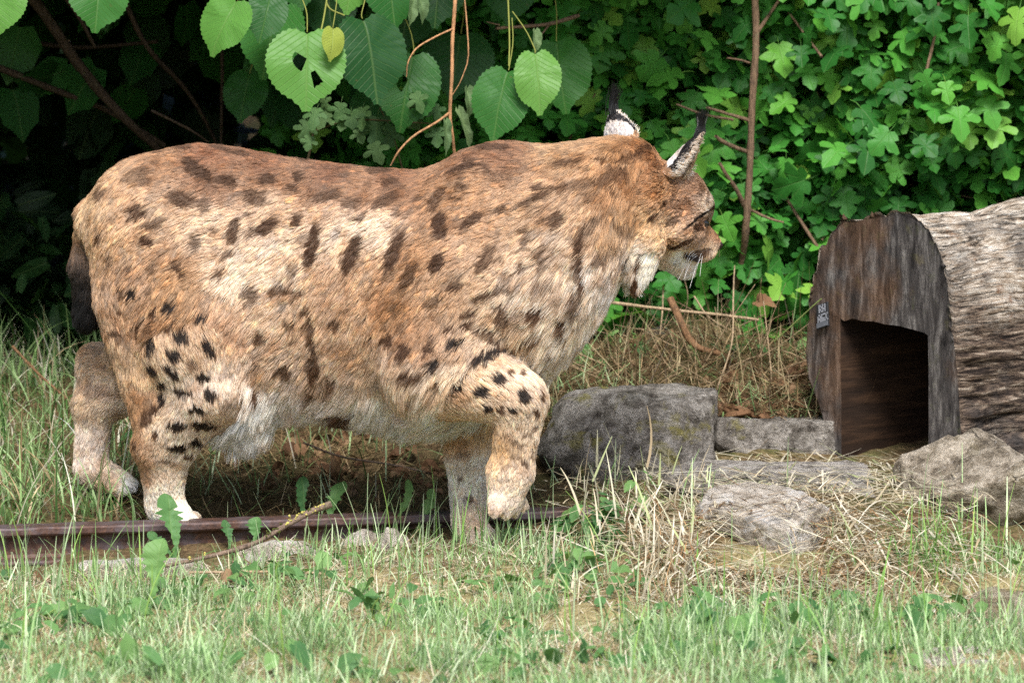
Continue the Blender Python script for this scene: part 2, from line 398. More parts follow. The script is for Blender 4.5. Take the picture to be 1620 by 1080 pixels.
COAT = {
'torso': K("""140 320 205 170 130;180 300 190 150 110;250 250 165 120 80;320 240 146 96 62;420 250 142 93 60;520 262 138 90 58;620 275 138 90 56;720 245 148 104 70;790 240 148 102 68;880 240 182 142 98;960 225 185 140 92;1020 235 175 120 70;
330 285 162 114 78;450 290 158 112 76;560 300 168 122 84;640 310 166 118 78;200 380 205 165 125;260 340 200 165 130;330 360 215 185 155;430 330 205 170 135;440 410 225 200 175;540 370 222 194 166;600 370 222 194 166;360 440 225 200 174;520 450 205 165 130;580 440 205 165 125;
660 400 188 142 98;680 330 178 132 90;740 310 182 138 96;760 390 190 150 112;820 340 195 155 115;840 420 208 180 152;890 400 208 180 152;900 330 200 160 120;950 300 182 136 90;960 380 180 140 98;930 450 218 198 178;880 480 212 188 164;820 470 212 188 164;750 440 200 165 130;700 460 190 150 112;
620 500 184 134 86;600 460 188 138 92;650 540 180 134 92;560 520 202 164 128;480 520 204 166 132;420 520 210 178 148;360 520 200 160 125;280 450 190 144 96;270 500 186 140 92;200 450 195 155 120;220 540 195 155 120;
420 600 200 168 138;500 610 192 158 128;580 600 200 168 138;640 620 200 172 142;700 620 205 180 150;420 645 224 218 214;500 655 222 216 212;590 650 222 216 210;680 670 228 222 214;640 685 230 226 220;380 680 230 228 226;740 670 226 220 210;500 695 232 230 228;580 700 232 230 228;
860 580 222 208 184;900 560 218 204 184;800 530 208 175 140;930 520 218 204 184;1000 300 180 128 76;1000 350 195 150 98;1000 420 225 212 198;970 470 225 212 200"""),
'near_hind': K("""245 400 198 155 112;300 480 192 146 98;300 560 205 170 135;330 600 212 188 168;280 600 214 192 168;300 650 214 190 170;240 600 204 168 128;226 650 182 138 94;212 690 184 138 94;250 680 208 184 158;285 690 214 192 170;226 740 186 142 102;255 745 212 186 160;290 740 214 194 172;262 780 228 208 188;280 815 238 224 206;200 500 196 156 120"""),
'far_hind': K("""170 555 200 165 130;160 620 208 184 164;150 700 218 198 184;180 770 205 172 140;205 775 235 230 225;140 650 205 178 150"""),
'near_fore': K("""760 590 218 188 154;830 600 218 188 158;830 680 208 182 154;785 715 202 160 108;820 760 208 184 160;810 790 214 194 174;720 590 208 174 140;700 480 190 150 112;660 560 182 130 86"""),
'far_fore': K("""735 690 206 166 112;740 750 226 206 188;725 780 232 220 212;745 830 214 186 158;760 850 218 196 176"""),
'pouch': K("""385 650 220 212 206;392 700 232 230 228;440 700 160 146 136"""),
'tail': K("""135 360 190 150 110;125 405 120 92 70;122 425 50 42 38;150 425 150 135 125;128 448 14 13 14;130 480 8 8 9;130 520 8 8 9"""),
'head': K("""1040 300 188 138 90;1090 290 180 138 105;1000 270 182 126 76;1010 350 205 160 105;1040 370 205 165 115;1080 330 172 128 94;1100 375 178 140 108;1120 360 176 130 92;1135 375 164 112 78;1125 392 204 178 146;1110 390 190 158 126;1122 332 226 208 190;
1075 415 250 248 244;1060 432 250 248 244;1095 425 242 238 232;1020 420 228 214 200;1090 382 200 164 126;1005 450 238 230 222;990 470 225 215 205;1050 395 200 165 125""")}

def coat(root, reg):
    """colour of the coat at points on the skin: base colour, dark amount of spots and painted crease shade"""
    q = root.copy()
    u0 = np.interp(q[:, 0], tx, TOR[:, 0]); mid = yc_of(u0)
    isb = np.isin(reg, [REG.index('torso'), REG.index('tail')])
    far = isb & (q[:, 1] > mid); q[far, 1] = 2*mid[far]-q[far, 1]
    ish = reg == REG.index('head'); rr = (q-HS)@hR; fl = ish & (rr < 0)
    q[fl] -= 2*rr[fl][:, None]*hR
    u, v = proj(q)
    wob = np.stack([vnoise(root*70, 21), vnoise(root*70, 22)], 1)*3.0
    u = u+wob[:, 0]; v = v+wob[:, 1]
    base = np.zeros((len(u), 3))
    for r, name in enumerate(REG):
        m = reg == r
        if not m.any(): continue
        c, col = COAT[name]
        d2 = (u[m][:, None]-c[:, 0])**2 + (v[m][:, None]-c[:, 1])**2
        wt = 1/(d2+120)**1.7; base[m] = (wt@col)/wt.sum(1)[:, None]
    dark = np.zeros(len(u))
    for s in SPOTS_AND_CREASES:
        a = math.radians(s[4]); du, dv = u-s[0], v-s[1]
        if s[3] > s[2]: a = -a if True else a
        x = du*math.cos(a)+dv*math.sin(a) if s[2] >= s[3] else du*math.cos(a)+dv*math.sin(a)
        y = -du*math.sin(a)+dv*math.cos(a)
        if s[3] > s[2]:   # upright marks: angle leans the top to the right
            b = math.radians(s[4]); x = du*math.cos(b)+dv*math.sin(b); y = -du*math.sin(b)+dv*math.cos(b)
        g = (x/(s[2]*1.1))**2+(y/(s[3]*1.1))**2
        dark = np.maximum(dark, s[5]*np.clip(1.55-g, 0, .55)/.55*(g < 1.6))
    nofar = np.isin(reg, [REG.index('far_hind'), REG.index('far_fore')])
    offs = nofar & (dark > .55); dark[offs] *= .35
    return base, dark, u, v

def make_curves(name, pts, rad, col, mat, parent):
    N, S = pts.shape[:2]
    cv = bpy.data.hair_curves.new(name); cv.add_curves([S]*N)
    cv.attributes['position'].data.foreach_set('vector', pts.astype(np.float32).ravel())
    a = cv.attributes.get('radius') or cv.attributes.new('radius', 'FLOAT', 'POINT')
    a.data.foreach_set('value', np.broadcast_to(rad, (N, S)).astype(np.float32).ravel())
    a = cv.attributes.new('fur_color', 'FLOAT_COLOR', 'POINT')
    a.data.foreach_set('color', np.concatenate([col, np.ones((N, S, 1))], 2).astype(np.float32).ravel())
    cv.materials.append(mat)
    o = bpy.data.objects.new(name, cv); COL.objects.link(o)
    if parent is not None:
        o.parent = parent; bpy.context.view_layer.update(); o.matrix_parent_inverse = parent.matrix_world.inverted()
    return o

def hair_material():
    m = NT('fur_hair'); a = m.n('ShaderNodeAttribute', attribute_name='fur_color').outputs['Color']
    h = m.n('ShaderNodeBsdfHairPrincipled', {'Color': a, 'Roughness': .45, 'Radial Roughness': .6, 'Coat': .0, 'Random Roughness': .2}, model='CHIANG', parametrization='COLOR')
    d = m.n('ShaderNodeBsdfDiffuse', {'Color': a})
    mx = m.n('ShaderNodeMixShader', {0: .6, 1: h.outputs[0], 2: d.outputs[0]})
    return m.done(mx.outputs[0])
FUR = hair_material()

def grow(root, nrm, flow, L, lift, base, dark, clump_n, clump_amt, S=5, tipvar=.25, seed=0, droop=.15, rad=.00040):
    """strands from roots; the first clump_n roots lead the tufts. returns points, colours, radii"""
    N = len(root); g = np.random.default_rng(seed)
    fl = flow - nrm*np.sum(flow*nrm, 1)[:, None]; fl /= np.linalg.norm(fl, axis=1)[:, None]+1e-6
    side = np.cross(nrm, fl)
    an = .38*vnoise(root*22, 31+seed) + .22*vnoise(root*75, 32+seed) + g.normal(0, .14, N)
    fl = fl*np.cos(an)[:, None] + side*np.sin(an)[:, None]
    lf = np.clip(lift + .18*vnoise(root*40, 33+seed) + g.normal(0, .10, N), .08, 1.3)
    L = L*(1+.22*vnoise(root*50, 34+seed))*g.uniform(.7, 1.12, N)
    t = np.linspace(0, 1, S)[None, :, None]
    p = root[:, None] + L[:, None, None]*(fl[:, None]*np.cos(lf)[:, None, None]*t + nrm[:, None]*np.sin(lf)[:, None, None]*(t-.42*t*t) + np.array([0, 0, -droop])*t*t)
    kd = kdtree.KDTree(clump_n)
    for i in range(clump_n): kd.insert(root[i], i)
    kd.balance(); find = kd.find
    ci = np.array([find(r)[1] for r in root.tolist()])
    tt = t[:, 1:]**1.3
    tgt = p[ci]
    own = g.uniform(.55, 1.0, N)[:, None, None]*np.broadcast_to(np.asarray(clump_amt, float), (N,))[:, None, None]
    p[:, 1:] = p[:, 1:] + (tgt[:, 1:]-p[:, 1:])*tt*own
    cn = g.normal(0, 1, clump_n)[ci]; hn = g.normal(0, 1, N)
    base = base*.82+base.mean(1)[:, None]*.18
    mot = np.clip(fbm(root*np.array([34, 34, 48]), 3, 61)*1.2-.05, 0, 1)[:, None]; base = base*(1-mot*.60)+base*np.array([.60, .44, .31])*mot*.60
    bl = base.mean(1)[:, None]; base = np.minimum(base*np.clip(bl/.36, .55, 1.6)**.38*np.array([1.08, 1.04, .98]), .9)
    lum = np.exp(.15*cn + .13*hn + .16*vnoise(root*36, 35+seed))
    warm = .5*cn*.06
    c0 = base*lum[:, None]*np.stack([1+warm, np.ones(N), 1-warm*1.6], 1)
    spotc = np.array([.018, .012, .009]); brown = np.array([.075, .035, .017])
    dk = np.clip(dark*1.6 + .22*g.normal(0, 1, N)*dark + .10*cn*dark, 0, 1)
    sc = np.where((dark > .84)[:, None], spotc, brown*.9)
    c0 = c0*(1-dk[:, None]) + sc*dk[:, None]
    gray = c0.mean(1)[:, None]
    ul = np.clip((gray-.30)/.35, 0, 1); under = (c0*.55+gray*.45)*(np.array([.74, .66, .60])*(1-ul)+np.array([.94, .93, .93])*ul)
    tipb = g.random(N) < .35
    tip = np.where(tipb[:, None], np.minimum(c0*np.array([1.62, 1.68, 1.78]), .92), c0*np.array([.56, .46, .38]))
    ts = np.linspace(0, 1, S)
    w0 = np.clip(1-ts/.45, 0, 1); w2 = np.clip((ts-.6)/.4, 0, 1); w1 = 1-w0-w2
    col = under[:, None]*w0[None, :, None] + c0[:, None]*w1[None, :, None] + tip[:, None]*w2[None, :, None]
    r = rad*np.array([1, 1, .9, .65, .15] if S == 5 else np.linspace(1, .15, S))[None, :]*g.uniform(.75, 1.3, N)[:, None]
    return p, np.clip(col, .004, .92), r

LYNX = empty('lynx', (P(560, 850, 0)[0], .02, 0), 'spotted tawny lynx striding to the right with one forepaw lifted', 'lynx')
def build_lynx():
    lo = np.array([P(80, 0, .1)[0], -.30, -.06]); hi = np.array([P(1160, 0, 0)[0]+.02, .36, P(0, 190, .0)[2]])
    V, F = surface_nets(lo, hi, .0065)
    # light smoothing
    e = np.vstack([F[:, [0, 1]], F[:, [1, 2]], F[:, [2, 3]], F[:, [3, 0]]]); cnt = np.bincount(e.ravel(), minlength=len(V))[:, None]
    for _ in range(3):
        s = np.zeros_like(V); np.add.at(s, e[:, 0], V[e[:, 1]]); np.add.at(s, e[:, 1], V[e[:, 0]])
        V = V*.5 + .5*s/np.maximum(cnt, 1)
    reg = np.argmin(d_regions(V) + np.array([0]+[0]*len(LIMBS)+[0]), 1)
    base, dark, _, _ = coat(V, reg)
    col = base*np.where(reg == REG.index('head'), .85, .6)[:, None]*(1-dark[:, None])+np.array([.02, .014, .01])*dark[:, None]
    me = mesh_np('body', V, F, tint=col)
    m = NT('lynx_skin'); a = m.n('ShaderNodeAttribute', attribute_name='tint').outputs['Color']
    link('body', me, m.done(m.pbsdf(a, .9, None, .1)), LYNX)
    # ---- fur roots
    T = np.vstack([F[:, [0, 1, 2]], F[:, [0, 2, 3]]])
    nv = np.zeros(len(V)*3, np.float32); me.vertices.foreach_get('normal', nv); nv = nv.reshape(-1, 3).astype(float)
    A = V[T[:, 0]]; ar = .5*np.linalg.norm(np.cross(V[T[:, 1]]-A, V[T[:, 2]]-A), axis=1)
    cen = V[T].mean(1); nf = nv[T].mean(1)
    vis = nf@np.array([0, -1, .25]); tr = reg[T[:, 0]]
    wgt = ar*np.where(vis > -.25, 1.0, .35)
    wgt *= np.where(tr == REG.index('head'), 2.6, np.where(tr == REG.index('torso'), 1, 1.25))
    N = 430000
    pick = rng.choice(len(T), N, p=wgt/wgt.sum())
    b = rng.random((N, 2)); sw = b.sum(1) > 1; b[sw] = 1-b[sw]
    tri = T[pick]; w3 = np.c_[1-b.sum(1), b]
    root = (V[tri]*w3[:, :, None]).sum(1); nrm = (nv[tri]*w3[:, :, None]).sum(1); nrm /= np.linalg.norm(nrm, axis=1)[:, None]+1e-9
    rg = reg[tri[:, 0]]
    base, dark, u, v = coat(root, rg)
    ti, hi_ = REG.index('tail'), REG.index('head')
    flow = np.zeros((N, 3)); L = np.full(N, .024); lift = np.full(N, .42); cl = np.full(N, .68); droop = .15
    # torso
    zrel = np.interp(v, [250, 450, 640, 720], [0, .45, .85, 1])
    flow[:] = np.stack([-1+.55*zrel, 0*zrel, -.18-.9*zrel], 1)
    rump = np.clip((260-u)/120, 0, 1)[:, None]; flow = flow*(1-rump)+np.array([-.25, 0, -1.])*rump
    nk = np.clip((u-840)/120, 0, 1)[:, None]; flow = flow*(1-nk)+np.array([-.75, 0, -.75])*nk
    L = np.interp(v, [240, 400, 560, 640, 700], [.017, .021, .024, .042, .056]); cl = np.where((v > 630) & (u < 720), .85, cl)
    L = np.where(u > 820, np.interp(v, [220, 350, 460, 560], [.020, .028, .038, .046]), L)
    L = np.where(u < 230, .020, L)
    lift = np.interp(v, [240, 420, 640, 700], [.36, .40, .50, .55])
    for nm, segs in LIMBS.items():
        k = rg == REG.index(nm)
        if not k.any(): continue
        D = np.stack([cone(root[k], *s) for s in segs], 1); j = D.argmin(1)
        dirs = np.array([(s[2]-s[0])/np.linalg.norm(s[2]-s[0]) for s in segs])
        flow[k] = dirs[j]*.8+np.array([0, 0, -.35])
        dz = root[k, 2]
        base_z = .0 if 'fore' in nm else .03
        L[k] = np.interp(dz-base_z, [0, .05, .15, .30], [.007, .010, .015, .022]); lift[k] = .38; cl[k] = .55
        if nm == 'near_fore': L[k] = np.interp(v[k], [480, 600, 720, 790], [.024, .016, .012, .008])
    k = rg == REG.index('pouch'); L[k] = .036; lift[k] = .5; flow[k] = np.array([-.15, 0, -1.])
    k = rg == ti; L[k] = .022; lift[k] = .35
    k = rg == hi_
    nose = H(.125, 0, -.026); d = root[k]-nose; dn = np.linalg.norm(d, axis=1)
    flow[k] = d/dn[:, None]+np.array([0, 0, -.35])*np.clip(dn/.12, 0, 1.5)[:, None]
    L[k] = np.interp(dn, [.0, .03, .06, .10, .16, .2], [.0015, .003, .0045, .008, .013, .020]); lift[k] = np.interp(dn, [0, .08, .18], [.30, .34, .45]); cl[k] = np.interp(dn, [.05, .12], [.25, .65])
    low = k & (v > 395) & (u < 1042); L[low] = .026; flow[low] = np.array([-.25, 0, -1.])
    chin = k & (v > 395) & (u >= 1050); L[chin] = .012; flow[chin] = np.array([-.5, -.1, -1.])
    # bare spots: nose leather, mouth slit, lids
    keep = np.ones(N, bool)
    keep &= ~((np.linalg.norm(root-H(.135, 0, -.030), axis=1) < .0105))
    for s in (1, -1): keep &= ~(np.linalg.norm(root-EYE(s), axis=1) < .0085)
    sel = np.where(keep)[0]; rng.shuffle(sel)
    root, nrm, flow, L, lift, base, dark, cl = (x[sel] for x in (root, nrm, flow, L, lift, base, dark, cl))
    ft = flow-nrm*np.sum(flow*nrm, 1)[:, None]; ft /= np.linalg.norm(ft, axis=1)[:, None]+1e-6
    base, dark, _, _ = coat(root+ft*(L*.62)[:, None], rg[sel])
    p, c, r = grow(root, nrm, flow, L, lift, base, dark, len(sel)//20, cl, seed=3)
    make_curves('fur', p, r, c, FUR, LYNX)
def EYE(s): return H(.058, s*.0425, -.005)
def simple(name, col, rough=.6, spec=.3):
    m = NT(name); n = m.noise(m.coord(), 120, 3)[0]
    cc = m.mix(n, tuple(np.array(col)*.8), tuple(np.array(col)*1.2)); return m.done(m.pbsdf(cc, rough, None, spec))
def face():
    black = simple('eye_wet', (.012, .010, .008), .12, .6); nosem = simple('nose_leather', (.028, .014, .012), .45, .4)
    for s in (1, -1):
        bm = bmesh.new(); bmesh.ops.create_icosphere(bm, subdivisions=3, radius=1)
        M = Matrix.Translation(EYE(s)) @ Matrix(np.c_[hF, hR, hU].tolist()).to_4x4() @ Matrix.Diagonal((.011, .0095, .0065, 1))
        bm.transform(M); me = bpy.data.meshes.new('eye'); bm.to_mesh(me); bm.free()
        me.polygons.foreach_set('use_smooth', [True]*len(me.polygons)); link('eye', me, black, LYNX)
    bm = bmesh.new(); bmesh.ops.create_icosphere(bm, subdivisions=3, radius=1)
    for q in bm.verts:     # pad wide above, narrow below, with two nostril dents
        q.co.y *= 1+.35*q.co.z
        for s in (1, -1):
            dd = (q.co-Vector((.75, s*.55, -.15))).length
            if dd < .4: q.co.x -= .35*(1-dd/.4)
    M = Matrix.Translation(H(.131, 0, -.029)) @ Matrix(np.c_[hF, hR, hU].tolist()).to_4x4() @ Matrix.Diagonal((.010, .0125, .0095, 1))
    bm.transform(M); me = bpy.data.meshes.new('nose'); bm.to_mesh(me); bm.free()
    me.polygons.foreach_set('use_smooth', [True]*len(me.polygons)); link('nose', me, nosem, LYNX)
    # dark lip slit between muzzle and chin
    for s in (1, -1):
        p = smooth_path([H(.108, s*.006, -.056), H(.095, s*.020, -.058), H(.075, s*.031, -.060), H(.055, s*.038, -.060)], 14)
        v, f = tube_np(p, np.interp(np.linspace(0, 1, 14), [0, .4, 1], [.002, .0055, .002]), 8)
        link('lip', mesh_np('lip', v, f), simple('lip_skin', (.02, .013, .012), .5), LYNX)
    wm = simple('whisker_white', (.85, .83, .8), .4)
    for s in (1, -1):
        for i in range(9):
            a = H(.096-.012*(i % 3), s*(.024+.004*(i % 3)), -.042-.005*(i//3))
            d = hR*s*(.35+.15*random.random()) - hF*(.7+.3*random.random()) + np.array([0, 0, -.5-.2*(i//3)-.2*random.random()])
            d /= np.linalg.norm(d); ln = random.uniform(.035, .075); d = d+np.array([random.uniform(-.35, .2), 0, random.uniform(-.15, .25)]); d /= np.linalg.norm(d)
            pth = smooth_path([a, a+d*ln*.5+np.array([0, 0, .004]), a+d*ln+np.array([0, 0, -.012])], 9)
            v, f = tube_np(pth, np.linspace(.00055, .00018, 9), 5); link('whisker', mesh_np('whisker', v, f), wm, LYNX)

def ear(base, tip, openv, width, seed, tuft_to):
    """cupped ear: half cone from base to tip, open towards openv; fur and black tuft are its sub-parts"""
    ax = tip-base; Lh = np.linalg.norm(ax); ax = ax/Lh
    o = openv-ax*np.dot(openv, ax); o /= np.linalg.norm(o); s = np.cross(ax, o)
    nu, nv_ = 20, 16; V = []
    th_ = np.linspace(-2.35, 2.35, nu)        # 0 = the back of the ear
    def pt(a, t, inner=0):
        wr = width*(1-t**1.5)*(1-.12*math.cos(t*3))+.0015; dep = wr*.62
        q = base+ax*Lh*t*(1-.10*(abs(a)/2.35)**3*(1-t)) - o*math.cos(a)*(dep-inner) + s*math.sin(a)*(wr-inner)
        return q + o*Lh*.10*(1-t)*t
    for t in np.linspace(0, 1, nv_):
        for a in th_: V.append(pt(a, t))
    n1 = len(V)
    for t in np.linspace(0, 1, nv_):
        for a in th_: V.append(pt(a, t, .0025))
    F = []
    for j in range(nv_-1):
        for i in range(nu-1):
            q = j*nu+i; F.append((q, q+1, q+nu+1, q+nu)); F.append((n1+q+nu, n1+q+nu+1, n1+q+1, n1+q))
        for i in (0, nu-1):
            q = j*nu+i; F.append((q, q+nu, n1+q+nu, n1+q) if i == 0 else (q+nu, q, n1+q, n1+q+nu))
    V = np.array(V)
    bw = lin((205, 200, 200)); bk = np.array([.012, .011, .013]); rim = lin((190, 150, 105))
    tt = np.tile(np.repeat(np.linspace(0, 1, nv_), nu), 2); aa = np.tile(np.tile(th_, nv_), 2)
    def colour(a, t, inside):
        g = np.exp(-((a/1.35)**2)-((t-.28)/.34)**2)*1.6
        c = np.where(np.clip(g-.35, 0, 1)[:, None]*3 > .5, bw, bk)
        c = np.where((t < .12)[:, None], lin((170, 130, 95)), c)
        c = np.where((np.abs(a) > 2.2)[:, None] & (t < .92)[:, None], rim, c)
        return np.where(inside[:, None], lin((215, 205, 195)), c)
    ins = np.arange(len(V)) >= n1
    me = mesh_np('ear', V, F, tint=colour(aa, tt, ins))
    m = NT('ear_skin'); at = m.n('ShaderNodeAttribute', attribute_name='tint').outputs['Color']
    eo = link('ear', me, m.done(m.pbsdf(at, .8, None, .1)), LYNX)
    g = np.random.default_rng(seed); N = 9000
    t = g.random(N)**1.2*.97; a = g.uniform(-2.35, 2.35, N); inn = g.random(N) < .35
    R = np.array([pt(x, y) for x, y in zip(a, t)]); e = 1e-3
    Ra = np.array([pt(x+e, y) for x, y in zip(a, t)]); Rt = np.array([pt(x, y+e) for x, y in zip(a, t)])
    n = np.cross(Ra-R, Rt-R); n /= np.linalg.norm(n, axis=1)[:, None]+1e-12
    cv = R-(base+ax*Lh*t[:, None]); n *= np.sign(np.sum(n*cv, 1))[:, None]
    n[inn] *= -1
    c = colour(a, t, inn)
    fl = np.tile(ax, (N, 1)); fl[inn] = ax*.5+o*.9
    Ls = np.where(inn, .028*(1-.6*t), .006)
    p, cc, r = grow(R, n, fl, Ls, np.where(inn, .5, .25), c, np.zeros(N), 300, .4, seed=seed, droop=0)
    make_curves('ear_fur', p, r, cc, FUR, eo)
    M = 150; st = tip-ax*Lh*.16*g.random(M)[:, None] + g.normal(0, .0035, (M, 3))
    tx_ = np.linspace(0, 1, 6)[None, :, None]; end = tuft_to + g.normal(0, .0042, (M, 3)) - ax*g.random(M)[:, None]*.018
    bend = s*.004
    pp = st[:, None]*(1-tx_)+end[:, None]*tx_ + bend*np.sin(tx_*3)
    cc = np.full((M, 6, 3), .007)*g.uniform(.6, 1.6, (M, 1, 1)); cc[g.random(M) < .03] = .2
    make_curves('ear_tuft', pp, np.array([.0007, .0007, .0006, .0005, .0004, .0002])[None], cc, FUR, eo)
build_lynx(); face()
ear(P(1064,277,-.045), P(1109,210,-.06), np.array([.90, -.42, .25]), .034, 41, P(1113,174,-.055))
ear(P(984,224,.06), P(969,174,.06), hF*.9+np.array([.1, .5, .1]), .036, 42, P(972,132,.06))
print('lynx', round(time.time()-T0, 1))
# ------------------------------------------------------------------ stones
def stone_material(name, light, mid, dark, lichen=.35, sc=1.0, moss=.2):
    m = NT(name); c = m.coord()
    n1 = m.noise(c, 7*sc, 8, .65)[0]; n2 = m.noise(c, 34*sc, 9, .74)[0]; n3 = m.noise(c, 170*sc, 4, .6)[0]
    col = m.ramp(n2, [(.34, lin4(dark)), (.48, lin4(mid)), (.60, lin4(light))])
    col = m.mix(m.ramp(n1, [(.40, (0, 0, 0)), (.62, (.75, .75, .75))]), col, m.ramp(n2, [(.38, tuple(lin(dark)*.8)), (.62, lin4(mid))]))
    l = m.math('MULTIPLY', m.ramp(m.noise(c, 11*sc, 7, .7, .4)[0], [(.55, (0, 0, 0)), (.64, (1, 1, 1))]), lichen)
    col = m.mix(l, col, lin((150, 142, 70)))
    l2 = m.math('MULTIPLY', m.ramp(m.noise(m.mapping(c, loc=(3, 1, 2)), 9*sc, 7, .7)[0], [(.55, (0, 0, 0)), (.68, (1, 1, 1))]), moss)
    col = m.mix(l2, col, lin((60, 66, 34)))
    col = m.mix(m.ramp(n3, [(.60, (0, 0, 0)), (.75, (.55, .55, .55))]), col, lin((225, 220, 212)))
    col = m.mix(m.ramp(n3, [(.28, (.6, .6, .6)), (.38, (0, 0, 0))]), col, tuple(lin(dark)*.35))
    dc = m.n('ShaderNodeVectorMath', {0: c, 1: m.n('ShaderNodeVectorMath', {0: m.noise(c, 9*sc, 5, .6)[1], 'Scale': .10}, operation='SCALE').outputs[0]}, operation='ADD').outputs[0]
    ck = m.n('ShaderNodeTexVoronoi', {'Vector': dc, 'Scale': 9*sc}, feature='DISTANCE_TO_EDGE').outputs['Distance']
    crack = m.math('MULTIPLY', m.ramp(ck, [(.0, (1, 1, 1)), (.02, (0, 0, 0))]), m.ramp(m.noise(m.mapping(c, loc=(7, 2, 5)), 8*sc, 4)[0], [(.52, (0, 0, 0)), (.64, (1, 1, 1))]))
    col = m.mix(m.math('MULTIPLY', crack, .5), col, tuple(lin(dark)*.25))
    blot = m.ramp(m.noise(m.mapping(c, loc=(1, 8, 3)), 11*sc, 9, .72, .7)[0], [(.53, (0, 0, 0)), (.60, (.8, .8, .8))])
    col = m.mix(blot, col, m.ramp(n3, [(.3, lin4(mid)), (.7, tuple(np.minimum(lin(light)*1.25, .85)))]))
    vr = m.n('ShaderNodeTexVoronoi', {'Vector': c, 'Scale': 55*sc}, feature='F1').outputs['Distance']
    nr = m.bump(m.math('SUBTRACT', n2, m.math('MULTIPLY', crack, .3)), 1.0, .03, m.bump(n3, .8, .006, m.bump(vr, .35, .006)))
    return m.done(m.pbsdf(col, .92, nr, .15))
GRAY = stone_material('grey_stone', (190, 184, 176), (140, 133, 124), (72, 66, 60), .75)
PALE = stone_material('pale_stone', (242, 234, 222), (214, 202, 186), (146, 132, 116), .08, 1.1, .05)
SLAB = stone_material('slab_stone', (206, 200, 192), (158, 150, 142), (88, 82, 76), .12, 1.0, .10)
def stone(name, c, dims, rot, seed, cuts, mat, label, rough=.10, level=5, planes=(), group=None):
    g = np.random.default_rng(seed); bm = bmesh.new(); bmesh.ops.create_icosphere(bm, subdivisions=level, radius=1)
    d = np.array([v.co[:] for v in bm.verts]); r = np.full(len(d), 1.25)
    ns = g.normal(0, 1, (cuts, 3)); ns /= np.linalg.norm(ns, axis=1)[:, None]; off = g.uniform(.72, .98, cuts)
    ns = np.vstack([ns] + [np.array(q[:3])[None]/np.linalg.norm(q[:3]) for q in planes]); off = np.r_[off, [q[3] for q in planes]]
    for n_, o in zip(ns, off):
        k = d@n_; r = np.where(k > .05, np.minimum(r, o/np.maximum(k, .05)), r)
    p = d*r[:, None]; p = (p-(p.max(0)+p.min(0))/2)/(p.max(0)-p.min(0))*np.array(dims)
    R_ = np.array(Matrix.Rotation(math.radians(rot), 3, 'Z')); s = max(dims)
    p = p@R_.T
    p = p + d*(rough*s*.32*fbm(p/s*4.2+seed, 5, seed))[:, None] + d*(.010*s*vnoise(p/s*34, seed+3))[:, None]
    for v, q in zip(bm.verts, p+np.array(c)): v.co = q
    me = bpy.data.meshes.new(name); bm.to_mesh(me); bm.free(); me.polygons.foreach_set('use_smooth', [True]*len(me.polygons))
    return tag(link(name, me, mat), label, 'stone', group)
def stone_px(name, x0, y0, x1, y1, Y, depth, rot, seed, cuts, mat, label, **kw):
    a, b = P(x0, y1, Y), P(x1, y0, Y)
    return stone(name, (a+b)/2+np.array([0, depth*.35, 0]), (b[0]-a[0], depth, b[2]-a[2]), rot, seed, cuts, mat, label, **kw)
stone_px('boulder', 850, 630, 1134, 850, .34, .26, 0, 5, 9, GRAY, 'big dark grey boulder beside the lifted forepaw, mottled with yellow lichen',
         rough=.11, planes=[(0, 0, 1, .66), (1, 0, 0, .74), (.6, -.7, .1, .80), (-.5, -.8, .3, .78), (0, -1, .35, .62), (-.45, -.15, 1, .80), (.30, -.2, 1, .82), (1, -.1, .12, .86), (-1, -.2, .35, .9), (.5, -.6, .8, .88)])
stone_px('stone_block', 1122, 660, 1330, 782, .47, .17, 3, 8, 3, GRAY, 'squared mossy stone block lying just left of the hollow log opening',
         planes=[(0, -1, .08, .70), (.04, .1, 1, .70), (1, -.05, 0, .84), (-1, 0, .05, .86)], rough=.07)
stone_px('stone_slab', 1050, 752, 1400, 830, .06, .34, -2, 11, 3, SLAB, 'flat grey stone slab under the log opening, half covered by straw',
         planes=[(0, -.10, 1, .62), (0, -1, .1, .74), (1, 0, .1, .86)], rough=.05)
stone_px('pale_stone', 1100, 786, 1318, 905, -.26, .24, 8, 23, 3, PALE, 'pale pointed stone sticking out of the straw below the flat slab',
         planes=[(-.02, -.62, .90, .42), (.75, -.85, .12, .62), (-.62, -.9, -.1, .60), (0, 0, 1, .8)], rough=.07)
stone_px('boulder', 1428, 694, 1700, 908, .02, .30, -6, 31, 7, PALE if False else stone_material('tan_stone', (208, 196, 178), (158, 145, 126), (84, 74, 62), .12, .9, .15),
         'large tan boulder in front of the log at the frame edge', planes=[(-.3, -.55, .85, .66), (-.9, -.5, .1, .84), (.1, -1, -.5, .72)], rough=.17)
stone_px('stone', 356, 868, 510, 972, -.20, .14, 5, 41, 6, PALE, 'mottled grey stone under the lichen covered stick', rough=.12, planes=[(0, -.4, 1, .7)])
stone_px('stone', 538, 845, 600, 915, -.10, .08, 0, 43, 6, PALE, 'small pale stone by the rail, left one of a close pair', rough=.16, planes=[(-.3, -.5, 1, .6)])
stone_px('stone', 592, 840, 652, 912, -.11, .08, 20, 47, 6, PALE, 'small pale stone by the rail, right one of a close pair', rough=.16, planes=[(.4, -.5, 1, .6)])
stone_px('stone', 1535, 942, 1680, 1030, -.72, .14, 10, 53, 6, stone_material('ochre_stone', (205, 194, 172), (168, 152, 122), (110, 98, 76), .15, 1.2, .05), 'ochre stone lying among grass at the lower edge of the bank', rough=.08, planes=[(0, -.3, 1, .62)])
stone_px('flat_stone', 1440, 1036, 1580, 1100, -1.06, .12, 0, 59, 5, PALE, 'flat pale stone almost buried in green grass', rough=.05, planes=[(0, -.15, 1, .5)])
